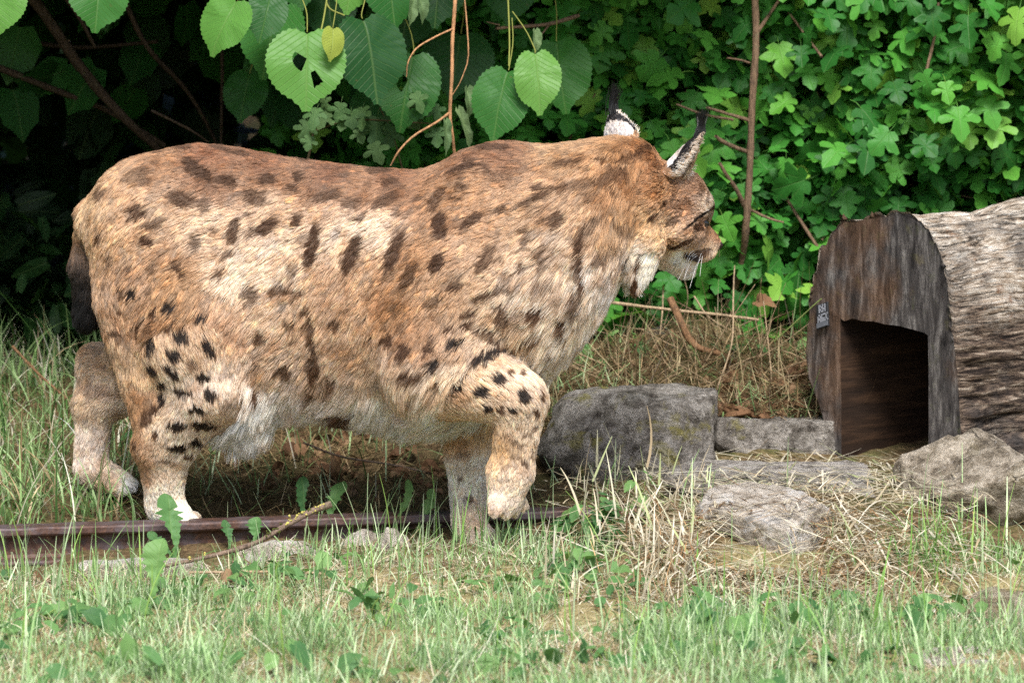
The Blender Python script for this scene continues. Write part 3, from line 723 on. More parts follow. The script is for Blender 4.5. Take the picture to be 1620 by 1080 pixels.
stone_px('stone', 1008, 520, 1090, 590, .93, .10, 0, 61, 5, GRAY, 'weathered stone half hidden in dead grass under the lynx chin', rough=.1, level=4)
stone_px('kerb_stone', 120, 890, 330, 925, -.22, .08, 0, 67, 3, PALE, 'low pale stone strip in the grass below the rail end', rough=.05, level=4, planes=[(0, 0, 1, .6), (0, -1, 0, .7)])

# ------------------------------------------------------------------ steel rail
def build_rail():
    a = P(-160, 838, -.125); b = P(1010, 800, .115)
    prof = [(-.024,.058),(-.022,.061),(.022,.061),(.024,.058),(.024,.050),(.022,.047),(.006,.043),(.004,.039),(.004,.014),(.007,.009),(.026,.006),(.028,.003),(.028,0),(-.028,0),(-.028,.003),(-.026,.006),(-.007,.009),(-.004,.014),(-.004,.039),(-.006,.043),(-.022,.047),(-.024,.050)]
    ax = b-a; Ln = np.linalg.norm(ax); ax /= Ln; sd = np.cross(ax, [0, 0, 1]); sd /= np.linalg.norm(sd); up = np.cross(sd, ax)
    n = 60; V = []
    for i in range(n):
        q = a+ax*Ln*i/(n-1)
        for s, z in prof: V.append(q+sd*s+up*(z-.061))
    V = np.array(V); V += .0010*np.stack([vnoise(V*40, k) for k in (1, 2, 3)], 1); k = len(prof)
    F = [(i*k+j, i*k+(j+1) % k, (i+1)*k+(j+1) % k, (i+1)*k+j) for i in range(n-1) for j in range(k)]
    bm = bmesh.new(); vs = [bm.verts.new(v) for v in V]
    for f in F: bm.faces.new([vs[q] for q in f])
    bm.faces.new(vs[:k][::-1]); bm.faces.new(vs[-k:]); bmesh.ops.recalc_face_normals(bm, faces=bm.faces)
    me = bpy.data.meshes.new('rail'); bm.to_mesh(me); bm.free()
    m = NT('rusty_steel'); c = m.coord(); n1 = m.noise(c, 16, 7, .7)[0]; n2 = m.noise(c, 120, 6, .7)[0]
    col = m.ramp(n2, [(.3, lin4((46, 32, 28))), (.55, lin4((84, 60, 50))), (.8, lin4((124, 90, 70)))])
    col = m.mix(m.ramp(n1, [(.42, (0, 0, 0)), (.62, (.7, .7, .7))]), col, lin((98, 92, 98)))
    col = m.mix(m.ramp(m.noise(c, 45, 6, .75)[0], [(.58, (0, 0, 0)), (.7, (.6, .6, .6))]), col, lin((134, 92, 62)))
    tag(link('rail', me, m.done(m.pbsdf(col, .6, m.bump(n2, .5, .003), .35, Metallic=.25))), 'rusty brown steel rail lying across the grass under the lynx', 'rail')
build_rail()

# ------------------------------------------------------------------ hollow log
def build_log():
    AX = np.array([.80, .60, -.015]); AX /= np.linalg.norm(AX); c0 = P(1400, 560, .36)
    F_ = lambda x, y: on_plane(x, y, c0, AX)
    outl = [(1320,752),(1314,700),(1296,640),(1280,598),(1274,556),(1285,465),(1300,405),(1312,378),(1332,358),(1362,349),(1385,344),(1410,342),(1436,344),(1458,352),(1478,382),(1494,425),(1504,478),(1510,540),(1516,610),(1520,680),(1518,740),(1510,800),(1420,815),(1340,805)]
    hole = [(1331,735),(1331,640),(1330,560),(1329,503),(1336,508),(1350,503),(1364,508),(1382,508),(1400,513),(1420,515),(1444,521),(1468,528),(1469,600),(1469,680),(1469,760),(1400,765),(1338,758)]
    def dens(pts, n):
        w = np.array([F_(*p) for p in pts]); w = np.vstack([w, w[:1]]); s = np.r_[0, np.cumsum(np.linalg.norm(np.diff(w, axis=0), axis=1))]
        t = np.linspace(0, s[-1], n+1)[:-1]; return np.stack([np.interp(t, s, w[:, k]) for k in range(3)], 1)
    O = dens(outl, 260); O = O+(O-O.mean(0))*(.018*vnoise(O*np.array([60, 60, 60]), 71)+.012*vnoise(O*130, 72))[:, None]*(O[:, 2:3] > .30); Hh = dens(hole, 90); cen = O.mean(0)
    root = empty('hollow_log', (cen[0], cen[1], O[:, 2].min()), 'old hollow log with a square opening sawn into its grey end', 'log')
    # --- weathered mantle
    n = 110; Ln = 1.25; V = []
    rad = O-cen; rn = np.linalg.norm(rad, axis=1); ru = rad/rn[:, None]; up = np.clip(ru[:, 2], -1, 1)
    ang = np.unwrap(np.arctan2(ru[:, 2], ru@np.array([.6, -.8, 0])))
    for i in range(n):
        t = (i/(n-1))**1.15; x = t*Ln
        q = np.stack([ang*1.2, np.full(len(ang), x*2.2), np.zeros(len(ang))], 1)
        rid = np.stack([np.cos(ang)*9, np.sin(ang)*9, np.full(len(ang), x*2.6)], 1); rid2 = np.stack([np.cos(ang)*30, np.sin(ang)*30, np.full(len(ang), x*6.)], 1)
        big = np.stack([np.cos(ang)*2.2, np.sin(ang)*2.2, np.full(len(ang), x*4)], 1)
        fade = min(1, x/.02)
        crk = np.clip(.30-np.abs(vnoise(rid*np.array([1.6, 1.6, .5]), 91)), 0, 1)/.30
        off = .006*fbm(rid*np.array([1.8, 1.8, 2.6]), 4, 81)+.005*vnoise(rid2*np.array([1, 1, 2.5]), 84)+.020*vnoise(big, 88)+.012*vnoise(big*2.3, 89)-.016*crk*np.clip(vnoise(big*1.7, 93)+.45, 0, 1)+.03*np.clip((x-.15)/.2, 0, 1)*np.clip(up, 0, 1)*math.exp(-((x-.42)/.16)**2)
        V.append(O+AX*x+ru*(off*fade)[:, None])
    # jagged torn fibres stand along the upper rim of the sawn face
    V = np.array(V); k = len(O)
    jag = np.clip((up-.15)/.3, 0, 1)*(.5+.5*vnoise(np.stack([ang*22, ang*0, ang*0], 1), 5))
    V[0] = V[0]-AX*(jag*.006)[:, None]+np.array([0, 0, 1])*(jag*.012)[:, None]
    Fq = [(i*k+j, i*k+(j+1) % k, (i+1)*k+(j+1) % k, (i+1)*k+j) for i in range(n-1) for j in range(k)]
    uv = np.stack([np.tile(ang/(2*math.pi), n), np.repeat(np.linspace(0, 1, n)**1.15*Ln, k)], 1)
    m = NT('weathered_log'); c = m.coord(); u = m.coord('UV')
    gr = m.noise(m.mapping(u, (120, 13, 1)), 1, 8, .68, .35)[0]; gr2 = m.noise(m.mapping(u, (300, 26, 1)), 1, 5, .7, .3)[0]; bl = m.noise(c, 9, 6, .65)[0]
    col = m.ramp(gr, [(.34, lin4((28, 22, 20))), (.45, lin4((72, 60, 52))), (.54, lin4((128, 110, 94))), (.64, lin4((190, 176, 158)))])
    nz = m.n('ShaderNodeSeparateXYZ', {0: c}).outputs[2]
    dead = m.math('MULTIPLY', m.ramp(m.math('ADD', nz, m.math('MULTIPLY_ADD', bl, .36, -.18)), [(.31, (0, 0, 0)), (.42, (1, 1, 1))]), .92)
    col = m.mix(dead, col, m.ramp(gr2, [(.25, lin4((92, 74, 58))), (.42, lin4((160, 142, 122))), (.56, lin4((214, 202, 186))), (.68, lin4((238, 232, 222)))]))
    col = m.mix(m.ramp(m.noise(c, 22, 6, .7)[0], [(.60, (0, 0, 0)), (.70, (.75, .75, .75))]), col, lin((122, 78, 42)))
    col = m.mix(m.ramp(m.noise(m.mapping(c, loc=(4, 4, 1)), 6, 7, .7)[0], [(.48, (0, 0, 0)), (.60, (.75, .75, .75))]), col, m.mix(gr2, (.02, .018, .017), (.10, .09, .085)))
    ln = m.math('ABSOLUTE', m.math('SUBTRACT', m.noise(m.mapping(u, (84, 4.5, 1)), 1, 6, .62, .9)[0], .5)); split = m.math('MULTIPLY', m.ramp(ln, [(0, (1, 1, 1)), (.018, (0, 0, 0))]), m.ramp(m.noise(c, 8, 3)[0], [(.36, (.1, .1, .1)), (.52, (1, 1, 1))]))
    col = m.mix(m.math('MULTIPLY', split, .7), col, (.012, .010, .009))
    nr = m.bump(m.math('SUBTRACT', gr, split), .9, .025, m.bump(gr2, .7, .008))
    lm = m.done(m.pbsdf(col, .9, nr, .15))
    link('mantle', mesh_np('mantle', V.reshape(-1, 3), Fq, uv=uv), lm, root)
    # --- sawn face with the opening, and the box cut behind it
    bm = bmesh.new(); ov = [bm.verts.new(p) for p in V[0]*.5+O*.5]; hv = [bm.verts.new(p) for p in Hh]
    ed = [bm.edges.new((ov[i], ov[(i+1) % len(ov)])) for i in range(len(ov))]+[bm.edges.new((hv[i], hv[(i+1) % len(hv)])) for i in range(len(hv))]
    bmesh.ops.triangle_fill(bm, edges=ed, use_beauty=True)
    bmesh.ops.recalc_face_normals(bm, faces=bm.faces)
    me = bpy.data.meshes.new('end_face'); bm.to_mesh(me); bm.free()
    m = NT('sawn_end'); c = m.coord()
    v1 = m.noise(m.mapping(c, (60, 60, 14)), 1, 9, .72, .4)[0]; v2 = m.noise(c, 150, 8, .8)[0]; b1 = m.noise(c, 6, 5, .6)[0]
    col = m.ramp(v1, [(.30, lin4((26, 24, 24))), (.5, lin4((74, 70, 68))), (.70, lin4((138, 133, 128)))])
    col = m.mix(m.ramp(b1, [(.46, (0, 0, 0)), (.60, (.6, .6, .6))]), col, m.ramp(v1, [(.3, lin4((58, 42, 30))), (.7, lin4((128, 92, 62)))]))
    col = m.mix(m.ramp(m.noise(c, 24, 6, .75)[0], [(.56, (0, 0, 0)), (.68, (.35, .35, .35))]), col, lin((96, 100, 62)))
    col = m.mix(m.ramp(v2, [(.66, (0, 0, 0)), (.76, (.6, .6, .6))]), col, lin((190, 182, 170)))
    sawn = m.done(m.pbsdf(col, .92, m.bump(v1, .6, .01, m.bump(v2, .6, .004)), .1))
    link('end_face', me, sawn, root)
    nb = 16; Vi = []
    for i in range(nb):
        x = (i/(nb-1))*.62; tp = 1-.10*i/(nb-1); hc = Hh.mean(0)
        Vi.append(hc+(Hh-hc)*tp+AX*x+.003*np.stack([vnoise(Hh*40+i*.4, q) for q in (1, 2, 3)], 1)*(1 if i else 0))
    Vi = np.array(Vi).reshape(-1, 3); kk = len(Hh)
    Fi = [(i*kk+(j+1) % kk, i*kk+j, (i+1)*kk+j, (i+1)*kk+(j+1) % kk) for i in range(nb-1) for j in range(kk)]
    hc = Vi[-kk:].mean(0); Vi = np.vstack([Vi, hc]); Fi += [((nb-1)*kk+(j+1) % kk, (nb-1)*kk+j, len(Vi)-1, len(Vi)-1) for j in range(kk)]
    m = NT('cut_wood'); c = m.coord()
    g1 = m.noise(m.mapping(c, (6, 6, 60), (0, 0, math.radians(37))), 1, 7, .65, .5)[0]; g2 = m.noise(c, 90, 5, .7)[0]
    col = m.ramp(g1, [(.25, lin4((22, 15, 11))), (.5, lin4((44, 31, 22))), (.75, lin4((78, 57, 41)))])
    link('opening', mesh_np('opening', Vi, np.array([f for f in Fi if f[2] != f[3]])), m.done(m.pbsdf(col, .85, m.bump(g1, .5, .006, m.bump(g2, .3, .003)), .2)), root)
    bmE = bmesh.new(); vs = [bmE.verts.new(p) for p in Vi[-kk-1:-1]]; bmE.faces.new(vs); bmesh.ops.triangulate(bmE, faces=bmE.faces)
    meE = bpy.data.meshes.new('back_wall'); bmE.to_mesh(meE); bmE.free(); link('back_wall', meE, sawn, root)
    # splinters torn up along the rim
    for i in range(11):
        j = int(rng.choice(np.where(up > .25)[0])); p0 = V[0][j]-ru[j]*.004
        ln = random.uniform(.004, .012); wdt = random.uniform(.003, .010)
        tdir = np.cross(AX, ru[j]); q = np.array([p0-tdir*wdt, p0+tdir*wdt, p0+tdir*wdt*.3+np.array([0, 0, ln])-AX*.003, p0+AX*.012, p0+AX*.008+np.array([0, 0, ln*.5])])
        link('splinter', mesh_np('splinter', q, np.array([(0, 1, 2), (1, 3, 2), (0, 2, 3), (0, 3, 1)]), smooth=False), sawn, root)
    # --- small tag nailed to the face
    tc = F_(1307, 499)-AX*.006; e1 = F_(1313, 472)-F_(1303, 478); e1 /= np.linalg.norm(e1); upv = F_(1306, 474)-F_(1308, 522); upv /= np.linalg.norm(upv)
    e1 = np.cross(upv, AX)*-1; e1 = e1/np.linalg.norm(e1)
    if np.dot(e1, [1, 0, 0]) < 0: e1 = -e1
    tg = empty('name_tag', tc, 'small dark metal tag with pale lettering on the left of the log end', 'tag')
    def plate(name, w, h, d, off, mat, cx=0, cy=0, sh=.22):
        bm = bmesh.new(); q = []
        for z in (0, -d):
            for x, y in ((-1, -1), (1, -1), (1, 1), (-1, 1)):
                q.append(bm.verts.new(tc-AX*(off)+AX*z+e1*(cx+x*w/2)+upv*(cy+y*h/2+sh*(x*w/2+cx))))
        bm.faces.new(q[:4][::-1]); bm.faces.new(q[4:])
        for i in range(4): bm.faces.new((q[i], q[(i+1) % 4], q[4+(i+1) % 4], q[4+i]))
        bmesh.ops.recalc_face_normals(bm, faces=bm.faces); bmesh.ops.bevel(bm, geom=bm.edges[:], offset=min(d, w)*.2, segments=1, affect='EDGES')
        me = bpy.data.meshes.new(name); bm.to_mesh(me); bm.free(); return link(name, me, mat, tg)
    dk = simple('tag_dark', (.022, .024, .028), .45, .4); lt = simple('tag_letter', (.26, .27, .30), .5); gy = simple('tag_grey', (.13, .14, .16), .5)
    plate('plate', .031, .044, .004, 0, dk)
    plate('field', .030, .009, .0012, .0042, gy, 0, -.0155)
    glyph = {'R': ['11','1 1','11','1 1'], 'W': ['1 1','1 1','111','1 1'], 'A': [' 1','1 1','111','1 1'], 'S': ['111','1','111','111'], 'X': ['1 1',' 1',' 1','1 1'], 'D': ['11','1 1','1 1','11']}
    for r_, word in enumerate(('RW', 'ASX')):
        for ci, ch in enumerate(word):
            for gy_, row in enumerate(glyph[ch]):
                for gx, px_ in enumerate(row):
                    if px_ == '1': plate('letter_stroke', .0030, .0034, .0008, .0042, lt, -.0105+ci*.0095+gx*.0031+(.004 if r_ == 0 else 0), .0185-r_*.0165-gy_*.0036)
build_log()
# ------------------------------------------------------------------ leaves
def leaf_shape(outline, rings=(0.55, 1.0), center=(0, .42)):
    """flat leaf in x (width), y (base 0 to tip 1): centre fan with one inner ring"""
    o = np.array(outline, float); c = np.array(center); n = len(o)
    V = [c]; F = []
    for r in rings:
        for q in o: V.append(c+(q-c)*r)
    V = np.array(V); 
    for i in range(n):
        j = (i+1) % n; F.append((0, 1+i, 1+j, 1+j))
        for k in range(len(rings)-1):
            a = 1+k*n; b = a+n; F.append((a+i, b+i, b+j, a+j))
    return V, np.array(F)
def bend_leaf(V, fold=.25, curl=.3, wave=.05, seed=0, droop=.0):
    g = np.random.default_rng(seed); x, y = V[:, 0], V[:, 1]; ph = g.uniform(0, 6, 4)
    z = fold*np.abs(x) - curl*(y-.2)**2*(y > .2) - .35*curl*x*x + wave*(np.sin(x*9+ph[0])*np.cos(y*8+ph[1])+.6*np.sin(y*15+ph[2]+x*5)) + g.normal(0, .25)*x*y
    return np.c_[V, z]
def sym(right):
    r = np.array(right, float); return np.vstack([r, (r*np.array([-1, 1]))[1:-1][::-1]])
MAPLE = [sym([(0,.02),(.10,-.06),(.24,-.05),(.36,.02),(.38,.11),(.26,.17),(.34,.22),(.52,.27),(.60,.36),(.57,.46),(.46,.50),(.34,.47),(.22,.43),(.18,.48),(.24,.60),(.30,.70),(.26,.80),(.17,.82),(.14,.92),(0,1.0)]),
         sym([(0,.03),(.14,-.03),(.30,.03),(.33,.13),(.24,.20),(.44,.24),(.58,.30),(.62,.40),(.52,.49),(.40,.48),(.26,.41),(.20,.46),(.24,.58),(.27,.72),(.18,.80),(.12,.90),(0,.98)]),
         sym([(0,.02),(.12,-.08),(.28,-.04),(.40,.06),(.32,.17),(.48,.22),(.66,.32),(.64,.43),(.50,.46),(.40,.52),(.26,.46),(.22,.52),(.32,.64),(.28,.78),(.16,.84),(0,.97)])]
def linden_outline(n=44, serr=.022, skew=.06):
    a = np.linspace(0, 2*math.pi, n, endpoint=False); out = []
    for i, t in enumerate(a):    # t=0 notch at the base, pi tip
        r = .47*(1+.06*math.cos(2*t)); x = r*math.sin(t)*1.02; y = .47-r*math.cos(t)
        y += .10*math.exp(-(min(t, 2*math.pi-t)/.22)**2)*1.15
        y += .13*math.exp(-((t-math.pi)/.20)**2)
        k = 1+serr*(1 if i % 2 else -1)*2
        out.append((x*k+skew*x*x, .47+(y-.47)*k))
    return out
def leaf_material(name, stops, veins, rough=.48, trans=.35, tcol=(.16, .30, .03), vein_bright=.25, spec=.22):
    """stops: colour by individual; veins: 'pinnate' or list of angles; per-leaf random = object random + island random"""
    m = NT(name); geo = m.n('ShaderNodeNewGeometry'); oi = m.n('ShaderNodeObjectInfo')
    rnd = m.math('FRACT', m.math('ADD', geo.outputs['Random Per Island'], oi.outputs['Random']))
    col = m.ramp(rnd, stops)
    uv = m.n('ShaderNodeSeparateXYZ', {0: m.coord('UV')}); x = m.math('ABSOLUTE', m.math('SUBTRACT', uv.outputs[0], .5)); y = uv.outputs[1]
    mid = m.ramp(x, [(.0, (1, 1, 1)), (.022, (0, 0, 0))])
    if veins == 'pinnate':
        q = m.math('FRACT', m.math('MULTIPLY', m.math('SUBTRACT', y, m.math('MULTIPLY', x, .75)), 11.))
        pv = m.ramp(q, [(.0, (1, 1, 1)), (.12, (.0, .0, .0)), (.5, (.12,)*3), (.9, (0, 0, 0)), (1, (1, 1, 1))])
        q2 = q
    else:
        an = m.math('ARCTAN2', x, m.math('SUBTRACT', y, .02)); pv = None
        for a in veins:
            dd = m.math('ABSOLUTE', m.math('SUBTRACT', an, a)); l = m.ramp(dd, [(0, (1, 1, 1)), (.06, (0, 0, 0))])
            pv = l if pv is None else m.math('MAXIMUM', pv, l)
        q2 = m.noise(m.coord('UV'), 9, 3)[0]
    v = m.math('MAXIMUM', mid, m.math('MULTIPLY', pv, .7))
    nn = m.noise(m.coord('UV'), 6, 4)[0]
    col = m.mix(m.math('MULTIPLY', nn, .5), col, m.mix(1, col, (.55, .6, .5), 'MULTIPLY'))
    col = m.mix(m.math('MULTIPLY', v, vein_bright), col, (.22, .33, .10))
    sp = m.ramp(m.noise(m.n('ShaderNodeVectorMath', {0: m.coord('UV'), 1: rnd}, operation='ADD').outputs[0], 13, 3)[0], [(.70, (0, 0, 0)), (.74, (.5, .5, .5))])
    col = m.mix(sp, col, (.12, .09, .03))
    h = m.math('ADD', m.math('MULTIPLY', v, -.7), m.math('MULTIPLY', q2, .6))
    nr = m.bump(h, .35, .003)
    b = m.pbsdf(col, rough, nr, spec)
    t = m.n('ShaderNodeBsdfTranslucent', {'Color': m.mix(.5, col, tcol)}).outputs[0]
    return m.done(m.n('ShaderNodeMixShader', {0: trans, 1: b, 2: t}).outputs[0])
G = lambda r, g, b: lin4((r, g, b))
MAPLE_MAT = leaf_material('maple_leaf', [(0, G(42, 98, 40)), (.35, G(60, 128, 50)), (.62, G(76, 148, 58)), (.88, G(98, 168, 64)), (1, G(142, 188, 78))], [.62, 1.15], .45, .36, vein_bright=.22)
LINDEN_MAT = leaf_material('linden_leaf', [(0, G(28, 74, 34)), (.5, G(40, 96, 38)), (1, G(54, 112, 42))], 'pinnate', .45, .35)
LINDEN_LIGHT = leaf_material('linden_leaf_bright', [(0, G(92, 150, 64)), (1, G(112, 164, 74))], 'pinnate', .40, .45, vein_bright=.35)
YOUNG = leaf_material('linden_leaf_young', [(0, G(160, 168, 72)), (1, G(150, 172, 78))], 'pinnate', .45, .4)
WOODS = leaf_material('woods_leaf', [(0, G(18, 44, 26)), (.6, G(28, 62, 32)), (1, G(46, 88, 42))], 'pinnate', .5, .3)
WEED_MAT = leaf_material('weed_leaf', [(0, G(66, 108, 66)), (.5, G(92, 136, 80)), (1, G(126, 164, 98))], 'pinnate', .5, .35)
WILT = leaf_material('wilted_leaf', [(0, G(84, 110, 72)), (1, G(112, 134, 92))], 'pinnate', .6, .25)
BROWN = leaf_material('brown_leaf', [(0, G(92, 62, 46)), (.6, G(128, 92, 68)), (1, G(150, 122, 96))], 'pinnate', .8, .15, (.2, .1, .04))

def frame(nrm, tip):
    """rotation with z = leaf normal, y = tip direction"""
    z = np.array(nrm, float); z /= np.linalg.norm(z); y = np.array(tip, float); y -= z*np.dot(y, z); y /= np.linalg.norm(y)+1e-9
    return np.stack([np.cross(y, z), y, z], 1)
def shape_mesh(name, V3, F, mat, petiole=.0):
    uv = np.c_[V3[:, 0]+.5, V3[:, 1]]
    if petiole > 0:
        pv, pf = tube_np(smooth_path([(0, .04, 0), (0, -petiole*.5, .02), (.02, -petiole, -.05)], 5), np.linspace(.012, .009, 5), 4)
        F = np.vstack([F, pf+len(V3)]); V3 = np.vstack([V3, pv]); uv = np.vstack([uv, np.tile([[.5, .3]], (len(pv), 1))])
    bm = bmesh.new(); vs = [bm.verts.new(v) for v in V3]; ul = bm.loops.layers.uv.new('UVMap')
    for f in F:
        f = list(dict.fromkeys(int(q) for q in f)); fc = bm.faces.new([vs[q] for q in f]); fc.smooth = True
        for lp, q in zip(fc.loops, f): lp[ul].uv = uv[q]
    me = bpy.data.meshes.new(name); bm.to_mesh(me); bm.free(); me.materials.append(mat); return me
def leaf_object(name, me, pos, R_, size, parent, label=None):
    o = bpy.data.objects.new(name, me); COL.objects.link(o)
    M = Matrix([list(R_[i]*size)+[pos[i]] for i in range(3)]+[[0, 0, 0, 1]])
    o.parent = parent; o.matrix_world = M if parent is None else M
    if parent is not None: o.matrix_parent_inverse = Matrix.Translation(-Vector(parent.location))
    o.matrix_basis = M
    if label: o['label'] = label
    return o
def leaf_mass(name, shapes, pos, Rs, sizes, mat, parent=None):
    """many leaves joined into one mesh"""
    g = np.random.default_rng(len(pos)); ch = g.integers(0, len(shapes), len(pos)); VV, FF, UU, o = [], [], [], 0
    for k, (V3, F) in enumerate(shapes):
        s = np.where(ch == k)[0]
        if not len(s): continue
        w_ = np.einsum('nij,vj->nvi', Rs[s]*sizes[s][:, None, None], V3)+pos[s][:, None]
        VV.append(w_.reshape(-1, 3)); FF.append((F[None]+(np.arange(len(s))*len(V3))[:, None, None]).reshape(-1, 4)+o); o += len(s)*len(V3)
        UU.append(np.tile(np.c_[V3[:, 0]+.5, V3[:, 1]], (len(s), 1)))
    V, F, U = np.vstack(VV), np.vstack(FF), np.vstack(UU)
    tri = F[F[:, 2] == F[:, 3]][:, :3]; quad = F[F[:, 2] != F[:, 3]]
    T = np.vstack([tri, quad[:, [0, 1, 2]], quad[:, [0, 2, 3]]]) if len(quad) else tri
    return link(name, mesh_np(name, V, T, uv=U), mat, parent)
def rand_frames(n, g, face=(0, -.75, .6), tip=(0, -.25, -1), spread=.45):
    nr = np.array(face)+g.normal(0, spread, (n, 3)); tp = np.array(tip)+g.normal(0, spread*1.3, (n, 3))
    return np.array([frame(a, b) for a, b in zip(nr, tp)])
maple_hi = [(bend_leaf(V, f, c, .025, i), F) for i, (V, F, f, c) in enumerate([leaf_shape(o)+(f, c) for o, f, c in ((MAPLE[0], .16, .3), (MAPLE[1], .05, .45), (MAPLE[2], .22, .2), (MAPLE[0], -.10, .5), (MAPLE[1], .12, .1), (MAPLE[2], .0, .35))])]
maple_lo = [(bend_leaf(V, f, c, .02, i+9), F) for i, (V, F, f, c) in enumerate([leaf_shape(o, (1.,))+(f, c) for o, f, c in ((MAPLE[0], .16, .3), (MAPLE[1], .05, .45), (MAPLE[2], .2, .2))])]

def bark_material(name, c):
    m = NT(name); o = m.coord(); n1 = m.noise(o, 70, 6, .7)[0]; n2 = m.noise(m.mapping(o, (220, 220, 30)), 1, 5, .7)[0]
    l = lin(c); col = m.ramp(n2, [(.3, tuple(l*.35)), (.5, tuple(l)), (.75, tuple(np.minimum(l*1.5, .8)))])
    col = m.mix(m.ramp(n1, [(.55, (0, 0, 0)), (.68, (.7, .7, .7))]), col, tuple(l*.3+.02))
    col = m.mix(m.ramp(m.noise(m.mapping(o, loc=(3, 3, 3)), 40, 5, .7)[0], [(.62, (0, 0, 0)), (.70, (.5, .5, .5))]), col, lin((122, 128, 96)))
    return m.done(m.pbsdf(col, .9, m.bump(n2, .9, .004, m.bump(n1, .7, .004)), .15))
# ------------------------------------------------------------------ field maple hedge on the right
def hedge():
    g = np.random.default_rng(12)
    root = empty('field_maple_bush', (.75, 1.1, .3), 'dense field maple bush of lobed green leaves behind the log and the lynx', 'bush')
    bark = bark_material('maple_bark', (122, 100, 80))
    def front(x, z): return 1.02 - .10*np.clip(z-.55, 0, 1) + .07*vnoise(np.stack([x*4, z*4, z*0+3], 1), 5) - .12*np.clip((x-.5)/.5, 0, 1)*np.clip((z-.45)/.3, 0, 1)
    # leaves big enough to tell apart: an even cover of the bush's face, tip down and turned to the light
    me = [shape_mesh('leaf', V, F, MAPLE_MAT, .35) for V, F in maple_hi]
    pts = []; tries = 0
    while len(pts) < 298 and tries < 60000:
        tries += 1
        x = g.uniform(.02, 1.12); z = g.uniform(.30, .98)
        if x < .30 and g.random() < .45: continue
        if z < .36+.20*np.clip((x-.40)/.25, 0, 1) and x > .4: continue
        if z < .52 and x < .24: continue
        if all((x-a)**2+(z-b)**2 > .040**2 for a, b, _ in pts): pts.append((x, z, 0))
    px = np.array([(a, b) for a, b, _ in pts]); fy = front(px[:, 0], px[:, 1]) - .05 + g.uniform(-.06, .06, len(px))
    Rs = rand_frames(len(px), g, (0.05, -.8, .62), (0, -.2, -1), .30)
    for i in range(len(px)):
        s = g.uniform(.036, .072)*(1.05 if px[i, 1] > .5 else .85)
        leaf_object('leaf', me[i % 6], (px[i, 0], fy[i], px[i, 1]+s*.4), Rs[i], s, root)
    n = 14000
    x = g.uniform(-.25, 1.9, n); z = g.uniform(.18, 1.75, n); y = front(x, z)+np.abs(g.normal(0, .20, n))-.03
    y += .25*np.clip(.25-x, 0, .5)
    k = ~((z < .42) & (x > .35) & (y < .95)) & (z > gz(x, y, False)+.02); x, y, z = x[k], y[k], z[k]
    top = z > 1.5; y[top] += g.uniform(0, .6, top.sum())
    o = leaf_mass('leaves', maple_lo, np.stack([x, y, z], 1), rand_frames(len(x), g, (0, -.7, .7), (0, -.2, -1), .5), g.uniform(.042, .068, len(x)), MAPLE_MAT, root); o['kind'] = 'stuff'
    n = 5000
    x = g.uniform(-.5, 2.0, n); z = g.uniform(.15, 1.9, n); y = 1.35+g.uniform(0, .5, n)
    o = leaf_mass('inner_leaves', maple_lo, np.stack([x, y, z], 1), rand_frames(n, g, (0, -.7, .5), (0, -.2, -1), .7), g.uniform(.05, .085, n), MAPLE_MAT, root); o['kind'] = 'stuff'
    # stem and side twigs in the gap
    def T(pts, r0, r1, sd, nm='branch', n_=26): return bark_tube(nm, [P(*q) for q in pts], r0, r1, bark, root, 8, .16, n_, sd)
    T([(1150,500,1.02),(1172,420,.98),(1180,360,.93),(1186,270,.92),(1190,160,.91),(1196,60,.92),(1192,-40,.95)], 0.0064, .0074, 3, 'stem', 44)
    T([(1184,190,.91),(1150,180,.90),(1118,170,.88)], .0035, .0025, 4); T([(1160,190,.95),(1110,180,.93),(1070,165,.92)], .003, .002, 5)
    T([(1182,240,.92),(1160,232,.9),(1140,222,.88),(1132,215,.87)], .0045, .003, 6); T([(1180,330,.93),(1165,300,.9),(1150,278,.88),(1138,258,.87)], .005, .003, 7)
    T([(1184,330,.95),(1215,345,.93),(1240,352,.92)], .003, .002, 8); T([(1186,100,.92),(1170,95,.9),(1150,92,.88)], .0025, .0015, 9)
    T([(1300,400,.95),(1270,355,.97),(1235,300,1.0),(1200,250,1.05)], .004, .002, 10); T([(1345,330,1.0),(1320,350,.98),(1300,380,.95)], .003, .002, 11)
    T([(1465,115,.85),(1478,60,.86),(1485,5,.9)], .003, .0025, 12); T([(1300,90,.9),(1270,50,.95),(1240,10,1.0)], .003, .002, 13)
    T([(785,45,.72),(830,42,.74),(870,38,.78),(915,25,.85)], .0028, .004, 14); T([(790,40,.72),(770,35,.70)], .0018, .001, 15); T([(870,38,.78),(845,70,.76)], .002, .001, 16)
    T([(1192,60,.92),(1240,-10,1.0)], .004, .003, 17)
    for k in range(26):
        x0 = g.uniform(.1, 1.0); z0 = g.uniform(.25, .8); y0 = 1.08+g.uniform(0, .2)
        bark_tube('twig', [(x0, y0+.1, z0), (x0+g.normal(0, .06), y0, z0+g.uniform(.03, .14)), (x0+g.normal(0, .12), y0-.04, z0+g.uniform(.1, .28))], .003, .0015, bark, root, 5, .1, 10, 60+k)
hedge()

